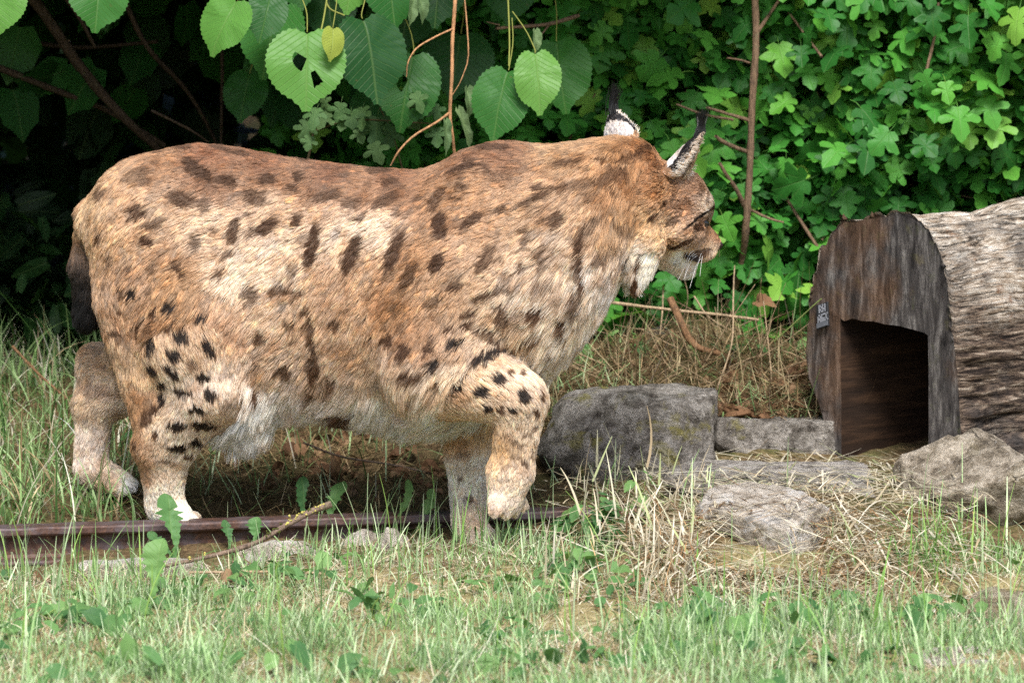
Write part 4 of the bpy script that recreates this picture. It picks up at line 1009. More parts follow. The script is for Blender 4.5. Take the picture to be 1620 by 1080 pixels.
# ------------------------------------------------------------------ linden hanging in from above
def linden():
    g = np.random.default_rng(5)
    root = empty('linden_tree', (-1.25, 1.55, gz(-1.25, 1.55)[0]), 'linden tree with large heart shaped leaves hanging above the back of the lynx', 'tree')
    bark = bark_material('linden_bark', (74, 62, 52)); twig = simple('linden_twig', tuple(lin((120, 124, 60))), .7, .2)
    bark_tube('trunk', [(-1.25, 1.55, -.05), (-1.22, 1.5, .6), (-1.2, 1.55, 1.3), (-1.1, 1.6, 2.2)], .09, .06, bark, root, 14, .08, 40, 3)
    for pts, r in (([(-30,-90,1.2),(60,10,1.2),(130,110,1.25),(195,185,1.3),(255,240,1.4)], .013), ([(-120,60,1.25),(0,108,1.25),(80,140,1.3),(170,175,1.35),(260,230,1.45)], .008),
                   ([(60,-60,1.0),(120,20,1.05),(150,75,1.1)], .005), ([(180,-40,1.3),(230,70,1.35),(300,150,1.45),(360,260,1.6)], .006), ([(240,175,1.0),(300,205,1.02),(330,225,1.05)], .003),
                   ([(330,-60,1.4),(350,60,1.45),(350,230,1.5)], .005), ([(0,60,1.5),(120,75,1.5),(250,66,1.5)], .006)):
        bark_tube('branch', [P(*q) for q in pts], r, r*.6, bark, root, 8, .15, 30, int(r*9000))
    shapes = {}
    def sh(seed, kind):
        """each leaf its own bend; 0 plain, 1 with insect holes"""
        V, F = leaf_shape(linden_outline(76, .011, g.normal(0, .05)), (.35, .7, 1.))
        V3 = bend_leaf(V, .10, .28, .018, seed)
        q = np.abs(V[:, 0]); V3[:, 2] += .005*np.sin((V[:, 1]-.75*q)*11*2*math.pi)*np.clip(q*4, 0, 1)
        if kind:
            c = V[F].mean(1); k = np.zeros(len(F), bool)
            for hx, hy, rx, ry in ((.085, .50, .045, .15), (-.10, .70, .04, .10)): k |= ((c[:, 0]-hx)/rx)**2+((c[:, 1]-hy)/ry)**2 < 1
            F = F[~k]
        return V3, F
    SPEC = [ # base px, tip px, depth, width/length, material, holes
     (378,-4,336,76,.42,.95,'L',0),(486,44,484,164,.36,1.0,'L',1),(572,22,592,150,.42,.88,'D',0),(527,42,524,90,.33,.75,'Y',0),(448,2,420,112,.55,.9,'D',0),(430,-15,412,60,.46,.8,'D',0),
     (158,-50,150,42,.45,1.0,'D',0),(2,-35,-6,52,.45,1.0,'L',0),(655,80,636,196,.60,.85,'D',1),(806,105,784,212,.44,.82,'M',0),(846,78,852,172,.42,.74,'L',0),(730,48,716,146,.78,1.1,'D',0),
     (396,112,382,186,1.1,.9,'D',0),(880,60,896,168,.72,.9,'D',0),(610,-60,622,36,.5,.9,'M',0),(560,-70,548,14,.5,.9,'L',0),(700,-70,690,34,.62,.9,'D',0),
     (470,-60,476,10,.6,.9,'D',0),(812,-60,806,30,.75,.9,'D',0),(520,-30,530,60,.66,.9,'D',0),(650,-30,640,70,.74,.95,'D',0),(600,140,570,210,1.0,.85,'D',0)]
    MT = {'L': LINDEN_LIGHT, 'D': LINDEN_MAT, 'M': LINDEN_MAT, 'Y': YOUNG}
    for i, (bx, by, tx2, ty2, Y, wr, mk, hol) in enumerate(SPEC):
        b = P(bx, by, Y); t = P(tx2, ty2, Y-.02); ln = np.linalg.norm(t-b)/.98
        V3, F = sh(100+i, hol); V3 = V3*np.array([wr*1.15, 1, 1])
        me = shape_mesh('leaf', V3, F, MT[mk], 0)
        leaf_object('leaf', me, b, frame((g.normal(.05, .22), -.85, .42), t-b), ln, root)
        up = b+np.array([g.normal(0, .02), .03, .05+g.random()*.05])
        v, f = tube_np(smooth_path([b+(t-b)*.06, b, (b+up)/2+np.array([.004, 0, 0]), up], 9), .0011, 5); link('petiole', mesh_np('petiole', v, f), twig, root)
    for pts in ([(505,60,.36),(512,30,.38),(520,-20,.42)], [(545,25,.40),(520,12,.40),(515,-15,.42)], [(805,105,.44),(806,60,.46),(803,-20,.5)]):
        v, f = tube_np(smooth_path([P(*q) for q in pts], 12), .0016, 6); link('twig', mesh_np('twig', v, f), twig, root)
    n = 4600      # the crown overhead and behind: it shades the ground and the gap behind the lynx
    lv = [(bend_leaf(V, .1, .3, .02, i+50), F) for i, (V, F) in enumerate([leaf_shape(linden_outline(14, .02, s), (1.,)) for s in (-.05, 0, .06)])]
    x = g.uniform(-2.6, .42, n); y = g.uniform(.42, 3.2, n); z = 1.03+.12*np.clip((.9-y)/.5, 0, 1)+np.abs(g.normal(0, .40, n))
    low = (x < -1.25) & (g.random(n) < .6); z[low] = g.uniform(.15, 1.6, low.sum()); y[low] = g.uniform(-.1, 2.2, low.sum()); x[low] = g.uniform(-2.6, -1.28, low.sum())  # unseen low leaves added at the left to darken the gap behind
    o = leaf_mass('crown', lv, np.stack([x, y, z], 1), rand_frames(n, g, (0, -.35, .9), (0, -.3, -.8), .35), g.uniform(.10, .16, n), LINDEN_MAT, root); o['kind'] = 'stuff'
    n = 90
    x = g.uniform(-1.25, .10, n); y = g.uniform(1.25, 1.9, n); z = np.array([P(0, q, yy)[2] for q, yy in zip(g.uniform(-60, 150, n), y)])
    o = leaf_mass('inner_leaves', lv, np.stack([x, y, z], 1), rand_frames(n, g, (0, -.8, .4), (0, -.2, -1), .4), g.uniform(.07, .12, n), LINDEN_MAT, root); o['kind'] = 'stuff'
linden()

# ------------------------------------------------------------------ dark woods behind, low growth at the left
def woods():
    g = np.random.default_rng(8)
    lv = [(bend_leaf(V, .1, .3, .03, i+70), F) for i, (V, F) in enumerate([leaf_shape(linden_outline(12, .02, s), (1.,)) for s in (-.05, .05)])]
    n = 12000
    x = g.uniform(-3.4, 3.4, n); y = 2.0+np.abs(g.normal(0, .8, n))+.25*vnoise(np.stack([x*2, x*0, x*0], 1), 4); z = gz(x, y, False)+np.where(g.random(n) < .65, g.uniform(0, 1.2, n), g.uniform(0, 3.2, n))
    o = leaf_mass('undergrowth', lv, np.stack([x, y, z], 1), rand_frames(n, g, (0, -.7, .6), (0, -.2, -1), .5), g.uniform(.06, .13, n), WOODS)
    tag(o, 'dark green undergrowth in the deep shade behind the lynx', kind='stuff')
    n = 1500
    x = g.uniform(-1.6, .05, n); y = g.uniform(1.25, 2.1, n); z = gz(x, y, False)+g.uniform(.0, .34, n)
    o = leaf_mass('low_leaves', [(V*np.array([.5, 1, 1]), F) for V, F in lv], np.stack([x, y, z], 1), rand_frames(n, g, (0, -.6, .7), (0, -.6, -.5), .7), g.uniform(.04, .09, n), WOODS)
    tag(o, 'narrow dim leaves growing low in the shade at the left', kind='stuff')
woods()

# ------------------------------------------------------------------ bare vine in front of the dark gap
def vine():
    root = empty('bare_vine', P(718, 250, .5), 'tan leafless vine hanging down behind the shoulder of the lynx', 'vine')
    bk = bark_material('vine_bark', (176, 132, 94))
    def T(nm, pts, r0, r1): 
        p = smooth_path([P(*q) for q in pts], 30); v, f = tube_np(p, np.linspace(r0, r1, 30)*(1+.1*vnoise(p*70, 2)), 7); link(nm, mesh_np(nm, v, f), bk, root)
    T('stem', [(722,-30,.52),(719,20,.5),(716,60,.49),(715,120,.48),(712,180,.48),(716,215,.48),(721,262,.5)], .0038, .0028)
    T('branch', [(712,178,.48),(690,194,.47),(655,215,.46),(632,238,.45),(618,262,.46)], .0026, .0016)
    T('branch', [(716,46,.49),(690,58,.47),(660,76,.45),(646,98,.44),(643,122,.44)], .0020, .0011)
    T('branch', [(733,-20,.5),(738,30,.49),(741,80,.48),(739,102,.48)], .0016, .0012)
    T('branch', [(739,102,.48),(728,130,.47),(716,150,.47)], .0010, .0008)
    for (bx, by, tx2, ty2, w_) in ((739,135,744,182,.45), (722,168,748,228,.28), (704,186,708,238,.3), (654,-5,650,36,.5), (664,-8,672,30,.5), (846,45,850,80,.5)):
        V, F = leaf_shape(linden_outline(26), (.5, 1.)); V3 = bend_leaf(V*np.array([w_, 1]), 1.1, .5, .06, bx)
        b = P(bx, by, .47); t = P(tx2, ty2, .46)
        leaf_object('withered_leaf', shape_mesh('withered_leaf', V3, F, WILT), b, frame((.3, -.8, .3), t-b), np.linalg.norm(t-b), root)
vine()
def small_maple():
    g = np.random.default_rng(77)
    root = empty('maple_shoot', P(600, 230, .62), 'spindly grey green maple shoot with small lobed leaves over the lynx back', 'sapling')
    bk = simple('shoot_bark', tuple(lin((96, 84, 62))), .9, .1)
    MS = leaf_material('shoot_leaf', [(0, G(60, 92, 58)), (.5, G(82, 116, 70)), (1, G(104, 134, 84))], [.62, 1.15], .6, .3)
    me = [shape_mesh('leaf', V, F, MS, .3) for V, F in maple_hi]
    T = lambda pts, r: bark_tube('branch', [P(*q) for q in pts], r, r*.6, bk, root, 6, .1, 16, 5)
    T([(470,330,.75),(490,240,.72),(500,180,.68)], .003); T([(490,210,.68),(560,190,.64),(690,196,.6)], .002); T([(640,280,.7),(620,210,.66),(600,170,.64)], .002)
    for (x, y, s) in ((486,205,44),(502,185,46),(520,190,40),(540,175,42),(556,190,44),(575,185,48),(598,205,62),(620,215,50),(640,190,56),(668,170,48),(655,160,44),(634,160,40),(510,165,36),(545,200,36),(590,240,46),(685,178,38),(490,225,30),(690,215,40),(566,214,34)):
        p = P(x, y-s*.3, .60+g.uniform(-.06, .06)); leaf_object('leaf', me[g.integers(6)], p, rand_frames(1, g, (0, -.85, .4), (0, -.1, -1), .3)[0], s/950*.9, root)
small_maple()
# ------------------------------------------------------------------ grass and straw
def blades(name, base, h, w_, lean, az, curve, tint, segs=4, label=None, mat=None, kind='stuff'):
    """ribbon blades: base (N,3), height, width, lean angle from upright, azimuth, extra bend along the length"""
    N = len(base); t = np.linspace(0, 1, segs+1); g = np.random.default_rng(N)
    ang = lean[:, None]+curve[:, None]*t[None]          # angle from vertical along the blade
    dl = h[:, None]/segs
    hx = np.concatenate([np.zeros((N, 1)), np.cumsum(np.sin(ang[:, :-1])*dl, 1)], 1); hz = np.concatenate([np.zeros((N, 1)), np.cumsum(np.cos(ang[:, :-1])*dl, 1)], 1)
    d = np.stack([np.cos(az), np.sin(az), az*0], 1); tw = az+math.pi/2+g.normal(0, .5, N); sd = np.stack([np.cos(tw), np.sin(tw), az*0], 1)
    c = base[:, None]+d[:, None]*hx[..., None]; c[..., 2] += hz
    wd = w_[:, None]*np.minimum(1, (1.06-t)**.6*1.0)[None]*np.where(t < .1, .8, 1)[None]
    L = c-sd[:, None]*wd[..., None]/2; Rr = c+sd[:, None]*wd[..., None]/2
    V = np.stack([L, Rr], 2).reshape(N, -1, 3); k = V.shape[1]
    f = np.array([(2*i, 2*i+1, 2*i+3, 2*i+2) for i in range(segs)])
    F = (f[None]+(np.arange(N)*k)[:, None, None]).reshape(-1, 4)
    sh = np.linspace(.85, 1.1, segs+1); T = (tint[:, None]*sh[None, :, None]).repeat(2, 1).reshape(-1, 3)
    return tag(link(name, mesh_np(name, V.reshape(-1, 3), F, tint=np.clip(T, 0, 1)), mat), label, kind=kind)
def blade_material():
    m = NT('grass_blade'); a = m.n('ShaderNodeAttribute', attribute_name='tint').outputs['Color']
    b = m.pbsdf(a, .5, None, .35); t = m.n('ShaderNodeBsdfTranslucent', {'Color': a}).outputs[0]
    return m.done(m.n('ShaderNodeMixShader', {0: .35, 1: b, 2: t}).outputs[0])
BLADE = blade_material()
def pick(g, pal, n, var=.18):
    pal = lin(np.array(pal)); return pal[g.integers(0, len(pal), n)]*np.exp(g.normal(0, var, (n, 1)))
GREENS = [(136,166,104),(158,186,130),(178,200,154),(116,150,92),(192,208,168),(144,176,116)]
STRAWS = [(222,212,182),(208,196,162),(234,228,206),(194,174,140),(166,142,108),(216,208,184)]
HAYS = [(214,202,174),(190,170,138),(226,218,198),(156,130,98),(120,94,70),(202,188,158),(218,210,188)]
def region_px(x, y, z): return proj(np.stack([x, y, z], 1))
def clearings(x, y):
    """keep blades out of stones, the rail and the log"""
    k = np.ones(len(x), bool)
    for cx, cy, rx, ry in ((.18,.40,.14,.12),(.43,.52,.11,.08),(.43,.16,.18,.15),(.415,-.17,.09,.10),(.78,.10,.13,.13)): k &= ((x-cx)/rx)**2+((y-cy)/ry)**2 > 1
    a, b = P(-160, 838, -.125), P(1010, 800, .115); t = (x-a[0])/(b[0]-a[0]); ry = a[1]+(b[1]-a[1])*t; k &= ~((y-ry < .032) & (y-ry > np.where(x < -.30, -.11, -.035)) & (t > -.1) & (t < 1.02))
    return k
def scatter(g, n, x0, x1, y0, y1):
    x = g.uniform(x0, x1, n); y = g.uniform(y0, y1, n); k = clearings(x, y); x, y = x[k], y[k]; return x, y, gz(x, y)
def meadow():
    g = np.random.default_rng(3)
    # short mown lawn in front
    x, y, z = scatter(g, 125000, -1.15, 1.15, -1.75, -.05); u, v = region_px(x, y, z)
    hay = np.clip(1-np.hypot((u-1200)/330, (v-880)/120), 0, 1)+np.clip(1-np.hypot((u-620)/260, (v-890)/50), 0, 1)*.6
    cl = vnoise(np.stack([x*9, y*9, x*0], 1), 3)
    green = np.clip(.27+.80*cl+.25*np.clip((v-950)/100, -1, 1)+.15*(u < 500)-1.3*hay, .03, .92)
    keep = g.random(len(x)) < np.clip(.95+.2*cl-.5*np.clip(hay, 0, 1), .2, 1)*np.where(vnoise(np.stack([x*5.5, y*5.5, x*0+4], 1), 17) > .46, .40, 1); x, y, z, u, v, green, hay = (q[keep] for q in (x, y, z, u, v, green, hay))
    N = len(x); isg = g.random(N) < green
    h = np.where(isg, g.gamma(5, .0070, N), g.gamma(4, .0070, N))*(1-.2*np.clip(hay, 0, 1)); h = np.clip(h*(1+.55*vnoise(np.stack([x*7, y*7, x*0+2], 1), 18)), .012, .12)*np.where(v < 940, np.where(u < 480, .30, .70), 1)
    lean = np.where(isg, np.abs(g.normal(.55, .45, N)), np.abs(g.normal(1.3, .35, N)))
    tint = np.where(isg[:, None], pick(g, GREENS, N), pick(g, STRAWS, N))
    blades('grass', np.stack([x, y, z-.003], 1), h, np.where(isg, g.uniform(.0016, .0034, N), g.uniform(.0012, .0026, N)), lean, g.uniform(0, 6.28, N), g.normal(.5, .5, N), tint, 4, 'short mown grass mixed with pale dry clippings across the front', BLADE)
    # longer upright blades here and there, denser along the rail and by the forepaws
    x, y, z = scatter(g, 5200, -1.1, 1.1, -1.2, .0); u, v = region_px(x, y, z)
    pr = .06+.40*np.exp(-((u-660)/150)**2-((v-862)/34)**2)+.5*np.exp(-((u-1480)/70)**2-((v-880)/45)**2)*(1-np.clip(1.4-np.hypot((u-1200)/200, (v-870)/90), 0, .9))+.45*np.exp(-((u-1250)/260)**2-((v-1040)/60)**2)+.25*np.exp(-((u-60)/160)**2-((v-930)/50)**2)
    k = g.random(len(x)) < pr; x, y, z = x[k], y[k], z[k]; N = len(x)
    blades('tall_grass', np.stack([x, y, z-.004], 1), np.clip(g.gamma(9, .0105, N), .05, .17), g.uniform(.0022, .0042, N), np.abs(g.normal(.12, .16, N)), g.uniform(0, 6.28, N), g.normal(.35, .35, N), pick(g, GREENS+[(150,186,96),(120,164,78)], N), 6, 'longer green grass blades standing up along the rail and stones', BLADE)
    n = 90; u = g.normal(1490, 38, n); v = g.normal(893, 9, n); b = np.array([hit(a, c) for a, c in zip(u, v)]); b[:, 2] -= .004
    blades('grass_tuft', b, g.uniform(.04, .115, n), g.uniform(.0022, .0042, n), np.abs(g.normal(.25, .25, n)), g.uniform(0, 6.28, n), g.normal(.5, .4, n), pick(g, [(110,150,74),(132,168,88),(96,136,66)], n), 6, 'tuft of fresh green grass in front of the tan boulder', BLADE)
    # rough grass at the left behind the rail
    x, y, z = scatter(g, 9000, -1.2, .1, .0, 1.5); u, v = region_px(x, y, z)
    pr = np.clip(1.1-(u-20)/260, .10, 1)*np.where(v > 480, 1, 0)*np.where(u > 270, .12, 1); k = g.random(len(x)) < pr; x, y, z = x[k], y[k], z[k]; N = len(x)
    isg = g.random(N) < .75
    blades('rough_grass', np.stack([x, y, z-.004], 1), np.clip(g.gamma(5, .019, N), .02, .26), g.uniform(.002, .005, N), np.abs(g.normal(.35, .3, N)), g.uniform(0, 6.28, N), g.normal(.9, .6, N), np.where(isg[:, None], pick(g, GREENS[:2]+[(76,112,56)], N), pick(g, STRAWS[2:], N)), 6, 'rough unmown grass at the left behind the rail and hind legs', BLADE)
def straw():
    g = np.random.default_rng(4)
    # hay hanging over the bank under the slab
    n = 7500; u = g.normal(1210, 170, n); v = g.normal(860, 75, n); k = (u > 860) & (u < 1560) & (v > 735) & (v < 1010) & ~((u > 1330) & (v > 960))
    k &= ~((u > 1130) & (u < 1300) & (v > 772) & (v < 890) & (g.random(n) < .965)); u, v = u[k], v[k]; n = len(u)
    yy = np.interp(v, [735, 760, 860, 1010], [.10, -.02, -.38, -.72])
    b = np.array([P(a, c, d) for a, c, d in zip(u, v, yy)]); b[:, 2] = np.maximum(gz(b[:, 0], b[:, 1]), b[:, 2]-.01)+g.uniform(0, .012, n)
    e = 700; u2 = g.uniform(1060, 1450, e); v2 = g.uniform(734, 782, e); b2 = np.array([hit(a, c) for a, c in zip(u2, v2)]); b2[:, 2] += g.uniform(.002, .02, e); b = np.vstack([b, b2]); u = np.r_[u, u2]; v = np.r_[v, v2]; n = len(u)
    long = g.random(n) < .22
    near = np.hypot((u-925)/75, (v-880)/60) < 1; thin = near & (g.random(n) < .75); b[thin, 2] -= .2
    h = np.where(long, g.uniform(.06, .13, n), g.uniform(.02, .065, n))
    up = g.random(n) < np.clip((1120-u)/260, .0, .20)
    lean = np.where(up, np.abs(g.normal(.45, .3, n)), g.normal(1.54, .16, n)); az = np.where(up, g.uniform(0, 6.28, n), np.where(g.random(n) < .35, g.normal(-1.4, .9, n), g.uniform(0, 6.28, n)))
    blades('straw', b, h, np.where(long, g.uniform(.0025, .0062, n), g.uniform(.0016, .0036, n)), lean, az, np.where(up, g.normal(.15, .35, n), g.normal(.22, .3, n)), np.where((long | (v < 800))[:, None], pick(g, HAYS[:3]+HAYS[5:]+[(176,186,134),(202,198,170)], n, .15), pick(g, HAYS+[(160,122,84),(140,104,72),(176,140,100)], n, .22)), 5, 'dry hay and straw hanging over the bank below the stone slab', BLADE)
    # dead stalks and litter behind the boulder, under the chin
    n = 7000; u = g.uniform(850, 1340, n); v = g.uniform(478, 700, n); k = (v > 520+np.abs(u-1130)*.10-60*(g.random(n) < .2)); u, v = u[k], v[k]; n = len(u)
    yy = np.interp(v, [470, 560, 650, 700], [1.0, .82, .60, .52]); b = np.array([P(a, c, d) for a, c, d in zip(u, v, yy)]); b[:, 2] = gz(b[:, 0], b[:, 1])+g.uniform(0, .03, n)
    h = np.where(g.random(n) < .22, g.uniform(.06, .16, n), g.uniform(.02, .08, n))
    lean = np.where(g.random(n) < .07, np.abs(g.normal(.3, .3, n)), g.normal(1.4, .35, n))
    blades('dead_grass', b, h, g.uniform(.0013, .0028, n), lean, g.uniform(0, 6.28, n), g.normal(.1, .3, n), np.where((g.random(n) < .16)[:, None], pick(g, GREENS[:3]+[(84,122,66)], n), pick(g, [(170,146,110),(126,102,74),(96,76,54),(78,62,46),(98,88,58),(116,96,68),(196,178,140)], n, .25)), 5, 'tangle of dead grass and stalks between boulder and maple bush', BLADE)
    # dim litter under the belly and behind the rail
    n = 9000; x = g.uniform(-.75, .2, n); y = g.uniform(.06, 1.3, n); k = clearings(x, y); x, y = x[k], y[k]; n = len(x)
    b = np.stack([x, y, gz(x, y)+g.uniform(0, .012, n)], 1); isg = g.random(n) < .07
    blades('litter', b, g.uniform(.02, .09, n), g.uniform(.0014, .004, n), np.where(isg, np.abs(g.normal(.5, .3, n)), g.normal(1.4, .25, n)), g.uniform(0, 6.28, n), g.normal(.2, .4, n), np.where(isg[:, None], pick(g, GREENS, n), pick(g, [(150,128,92),(120,98,70),(96,78,56),(176,154,114),(110,100,66),(84,66,48)], n, .25)), 4, 'dry grass litter in the shade under the belly of the lynx', BLADE)
def ground_leaves():
    g = np.random.default_rng(14); sh = [(bend_leaf(V*np.array([w_, 1]), .2, .4, .03, i+400), F) for i, (V, F, w_) in enumerate([leaf_shape(linden_outline(14, .02, 0), (1.,))+(w_,) for w_ in (.9, .6, .75, .4)])]
    x, y, z = scatter(g, 2400, -1.1, 1.1, -1.6, .0); u, v = region_px(x, y, z)
    cl = vnoise(np.stack([x*6, y*6, x*0], 1), 9)+.5*np.exp(-((u-950)/120)**2-((v-900)/50)**2); k = (cl > .05) & ~((np.abs(u-1220) < 170) & (v < 960)); x, y, z = x[k], y[k], z[k]
    o = leaf_mass('ground_leaves', sh, np.stack([x, y, z+g.uniform(.004, .03, len(x))], 1), rand_frames(len(x), g, (0, -.25, .9), (0, -.5, .1), .5), g.uniform(.012, .038, len(x)), WEED_MAT)
    tag(o, 'small broad leaves of clover and weeds mixed into the lawn', kind='stuff')
def leaf_litter():
    g = np.random.default_rng(15); sh = [(bend_leaf(V*np.array([w_, 1]), .7, .9, .10, i+500), F) for i, (V, F, w_) in enumerate([leaf_shape(linden_outline(14, .03, 0), (.55, 1.))+(w_,) for w_ in (.9, .6, .75)])]
    u = np.r_[g.uniform(1110, 1330, 110), g.uniform(860, 1330, 40), g.uniform(330, 720, 70)]; v = np.r_[g.uniform(600, 690, 110), g.uniform(540, 640, 40), g.uniform(690, 790, 70)]
    b = np.array([hit(a, c) for a, c in zip(u, v)]); n = len(b); b[:, 2] += g.uniform(.0, .012, n)
    tag(leaf_mass('leaf_litter', sh, b, rand_frames(n, g, (0, -.3, .9), (0, -.5, .1), .6), g.uniform(.015, .045, n), BROWN), 'curled brown dead leaves strewn behind the stones', kind='stuff')
def stone_crumbs():
    g = np.random.default_rng(16); n = 190; u = g.uniform(1120, 1320, n); v = g.uniform(772, 822, n)
    b = np.array([P(a, c, y) for a, c, y in zip(u, v, np.interp(v, [770, 800, 825], [-.12, -.22, -.29]))]); b[:, 2] += .004
    blades('hay_wisps', b, g.uniform(.02, .08, n), g.uniform(.0014, .0034, n), g.normal(1.45, .15, n), g.uniform(0, 6.28, n), g.normal(.2, .2, n), pick(g, HAYS+[(150,118,84),(120,92,66)], n, .2), 4, 'wisps of brown hay lying over the top of the pale pointed stone', BLADE)
def clippings():
    g = np.random.default_rng(19); n = 3600; u = g.uniform(-20, 980, n); v = g.normal(915, 22, n); k = (v > np.interp(u, [0, 300, 600, 980], [914, 908, 874, 850])) & (v < 975); u, v = u[k], v[k]; n = len(u)
    b = np.array([P(a, c, 0) for a, c in zip(u, v)]); d = b-CAM; s = np.interp(v, [850, 880, 915, 975], [.99, .985, .955, .895]); b = CAM+d*s[:, None]; b[:, 2] = gz(b[:, 0], b[:, 1])+g.uniform(.001, .008, n); isg = g.random(n) < .30
    blades('clippings', b, np.where(isg, g.uniform(.02, .06, n), g.uniform(.02, .075, n)), g.uniform(.0014, .0036, n), np.where(isg, np.abs(g.normal(.5, .3, n)), g.normal(1.42, .15, n)), g.uniform(0, 6.28, n), g.normal(.2, .3, n), np.where(isg[:, None], pick(g, GREENS, n), pick(g, HAYS+STRAWS[:3]+[(128,100,74)], n)), 4, 'pale mown clippings lying along the edge of the lawn before the rail', BLADE)
meadow(); straw(); clippings(); ground_leaves(); leaf_litter(); stone_crumbs()

# ------------------------------------------------------------------ sticks
def sticks():
    g = np.random.default_rng(6)
    lb = bark_material('stick_bark', (122, 104, 90)); db = bark_material('dead_twig', (168, 146, 118)); br = bark_material('brown_stick', (124, 94, 68))
    t = empty('lichen_stick', P(420, 862, -.22), 'thin grey stick with yellow lichen leaning on a stone before the rail', 'stick')
    pts = [(236,900,-.30),(330,880,-.27),(400,860,-.25),(450,832,-.24),(490,810,-.23),(524,797,-.22)]
    bark_tube('stem', [P(*q) for q in pts], .0032, .0056, lb, t, 8, .15, 40, 3)
    lm = simple('lichen_yellow', tuple(lin((178, 168, 92))), .9, .1); lg = simple('lichen_dark', tuple(lin((70, 74, 34))), .95, .1)
    pw = smooth_path([P(*q) for q in pts], 60)
    for a, cnt, mt in ((30, 9, lg), (38, 11, lm), (43, 9, lm), (50, 12, lm), (54, 10, lm), (10, 5, lm), (33, 8, lg), (46, 6, lg)):
        for _ in range(cnt):
            bm = bmesh.new(); bmesh.ops.create_icosphere(bm, subdivisions=1, radius=g.uniform(.0010, .0026))
            c = pw[min(59, max(0, a+g.integers(-2, 3)))]+g.normal(0, .0028, 3)+np.array([0, -.001, .003])
            for v in bm.verts: v.co = Vector(np.array(v.co[:])*g.uniform(.5, 1.5, 3)+c)
            me = bpy.data.meshes.new('lichen'); bm.to_mesh(me); bm.free(); link('lichen', me, mt, t)
    def one(name, pts, r0, r1, mat, label, sd): tag(bark_tube(name, [P(*q) for q in pts], r0, r1, mat, None, 7, .15, 30, sd), label, 'twig')
    one('twig', [(965,478,.86),(1010,484,.84),(1080,492,.82),(1140,498,.82),(1200,506,.84)], .0034, .0026, db, 'long tan twig lying level under the chin of the lynx', 3)
    one('broken_branch', [(1060,472,.74),(1078,510,.72),(1092,538,.72),(1110,552,.72),(1140,560,.74),(1162,572,.78),(1190,580,.82)], .0078, .0055, br, 'crooked brown broken branch sticking up from the dead grass', 4)
    one('twig', [(1050,440,.9),(1048,490,.88),(1044,530,.86)], .0018, .0014, db, 'thin upright pale stalk right below the lynx chin', 5)
    one('twig', [(1098,468,.9),(1120,500,.88),(1150,520,.86)], .0018, .0014, db, 'short pale twig slanting across behind the broken branch', 6)
    one('twig', [(1222,640,.66),(1220,590,.68),(1214,530,.7),(1208,476,.72)], .0014, .0009, db, 'upright dry stalk left of the hollow log', 7)
    one('twig', [(1124,640,.62),(1140,600,.62),(1158,540,.64),(1160,470,.68),(1162,420,.7)], .0020, .0012, db, 'tall tan dry stalk rising before the maple stem', 8)
    one('twig', [(300,905,-.36),(480,905,-.36),(600,918,-.40),(690,926,-.42)], .0020, .0028, db, 'bleached twig lying flat in the short grass', 9)
    one('twig', [(1225,540,.55),(1256,512,.50),(1284,486,.46),(1300,472,.44)], .0016, .0010, simple('green_stalk', tuple(lin((140, 156, 92))), .6, .3), 'green grass stalk leaning on the log beside the tag', 10)
    one('twig', [(20,548,.9),(60,590,.85),(105,630,.8)], .003, .002, br, 'brown dead stem leaning in the grass at the left edge', 11)
    one('twig', [(480,700,.4),(540,722,.38),(620,735,.4),(700,752,.42)], .0022, .0016, lb, 'dark crooked twig on the shaded litter under the belly', 12)
sticks()
def dead_stems():
    g = np.random.default_rng(31); parts = []
    for i in range(85):
        b = hit(g.uniform(930, 1310), g.uniform(500, 650)); L = g.uniform(.06, .20); a = g.uniform(0, 6.28); el = g.choice([g.uniform(.0, .35), g.uniform(.4, 1.3)], p=[.65, .35])
        d = np.array([math.cos(a)*math.cos(el), math.sin(a)*math.cos(el)*.6, math.sin(el)])*L
        m_ = b+d*.5+g.normal(0, .006, 3)+np.array([0, 0, .012]); parts.append(tube_np(smooth_path([b+np.array([0, 0, .006]), m_, b+d+np.array([0, 0, .015])], 7), np.linspace(1, .5, 7)*g.uniform(.0008, .0019), 5))
    v, f = merge(parts); tag(link('dead_stems', mesh_np('dead_stems', v, f), bark_material('dry_stem', (158, 136, 108))), 'tangle of thin dry stems between the boulder, the log and the bush', kind='stuff')
dead_stems()

# ------------------------------------------------------------------ weeds
def dandelion_shape(n=9, seed=0):
    g = np.random.default_rng(seed); r = [(0, 0), (.03, .05)]
    for i in range(n):
        y = .12+.72*i/n; q_ = min(1, max(0, (i/n-.25)/.5)); wv = .17*(.30+.70*q_*q_*(3-2*q_))*(1 if i < n-1 else .75)*g.uniform(.7, 1.2)
        r += [(wv*g.uniform(.5, .8), y), (wv*1.05, y+.03)]
    r += [(.12, .88), (.07, .96), (0, 1)]
    return sym(r)
def strip_leaf(V2):
    """leaf as rows between the two edges, so it can arch along its length"""
    r = V2[:len(V2)//2+1]; V, F = [], []
    for x, y in r: V += [(-x, y), (-x*.5, y), (0, y), (x*.5, y), (x, y)]
    for i in range(len(r)-1):
        for j in range(4): F.append((i*5+j, i*5+j+1, i*5+j+6, i*5+j+5))
    return np.array(V, float), np.array(F)
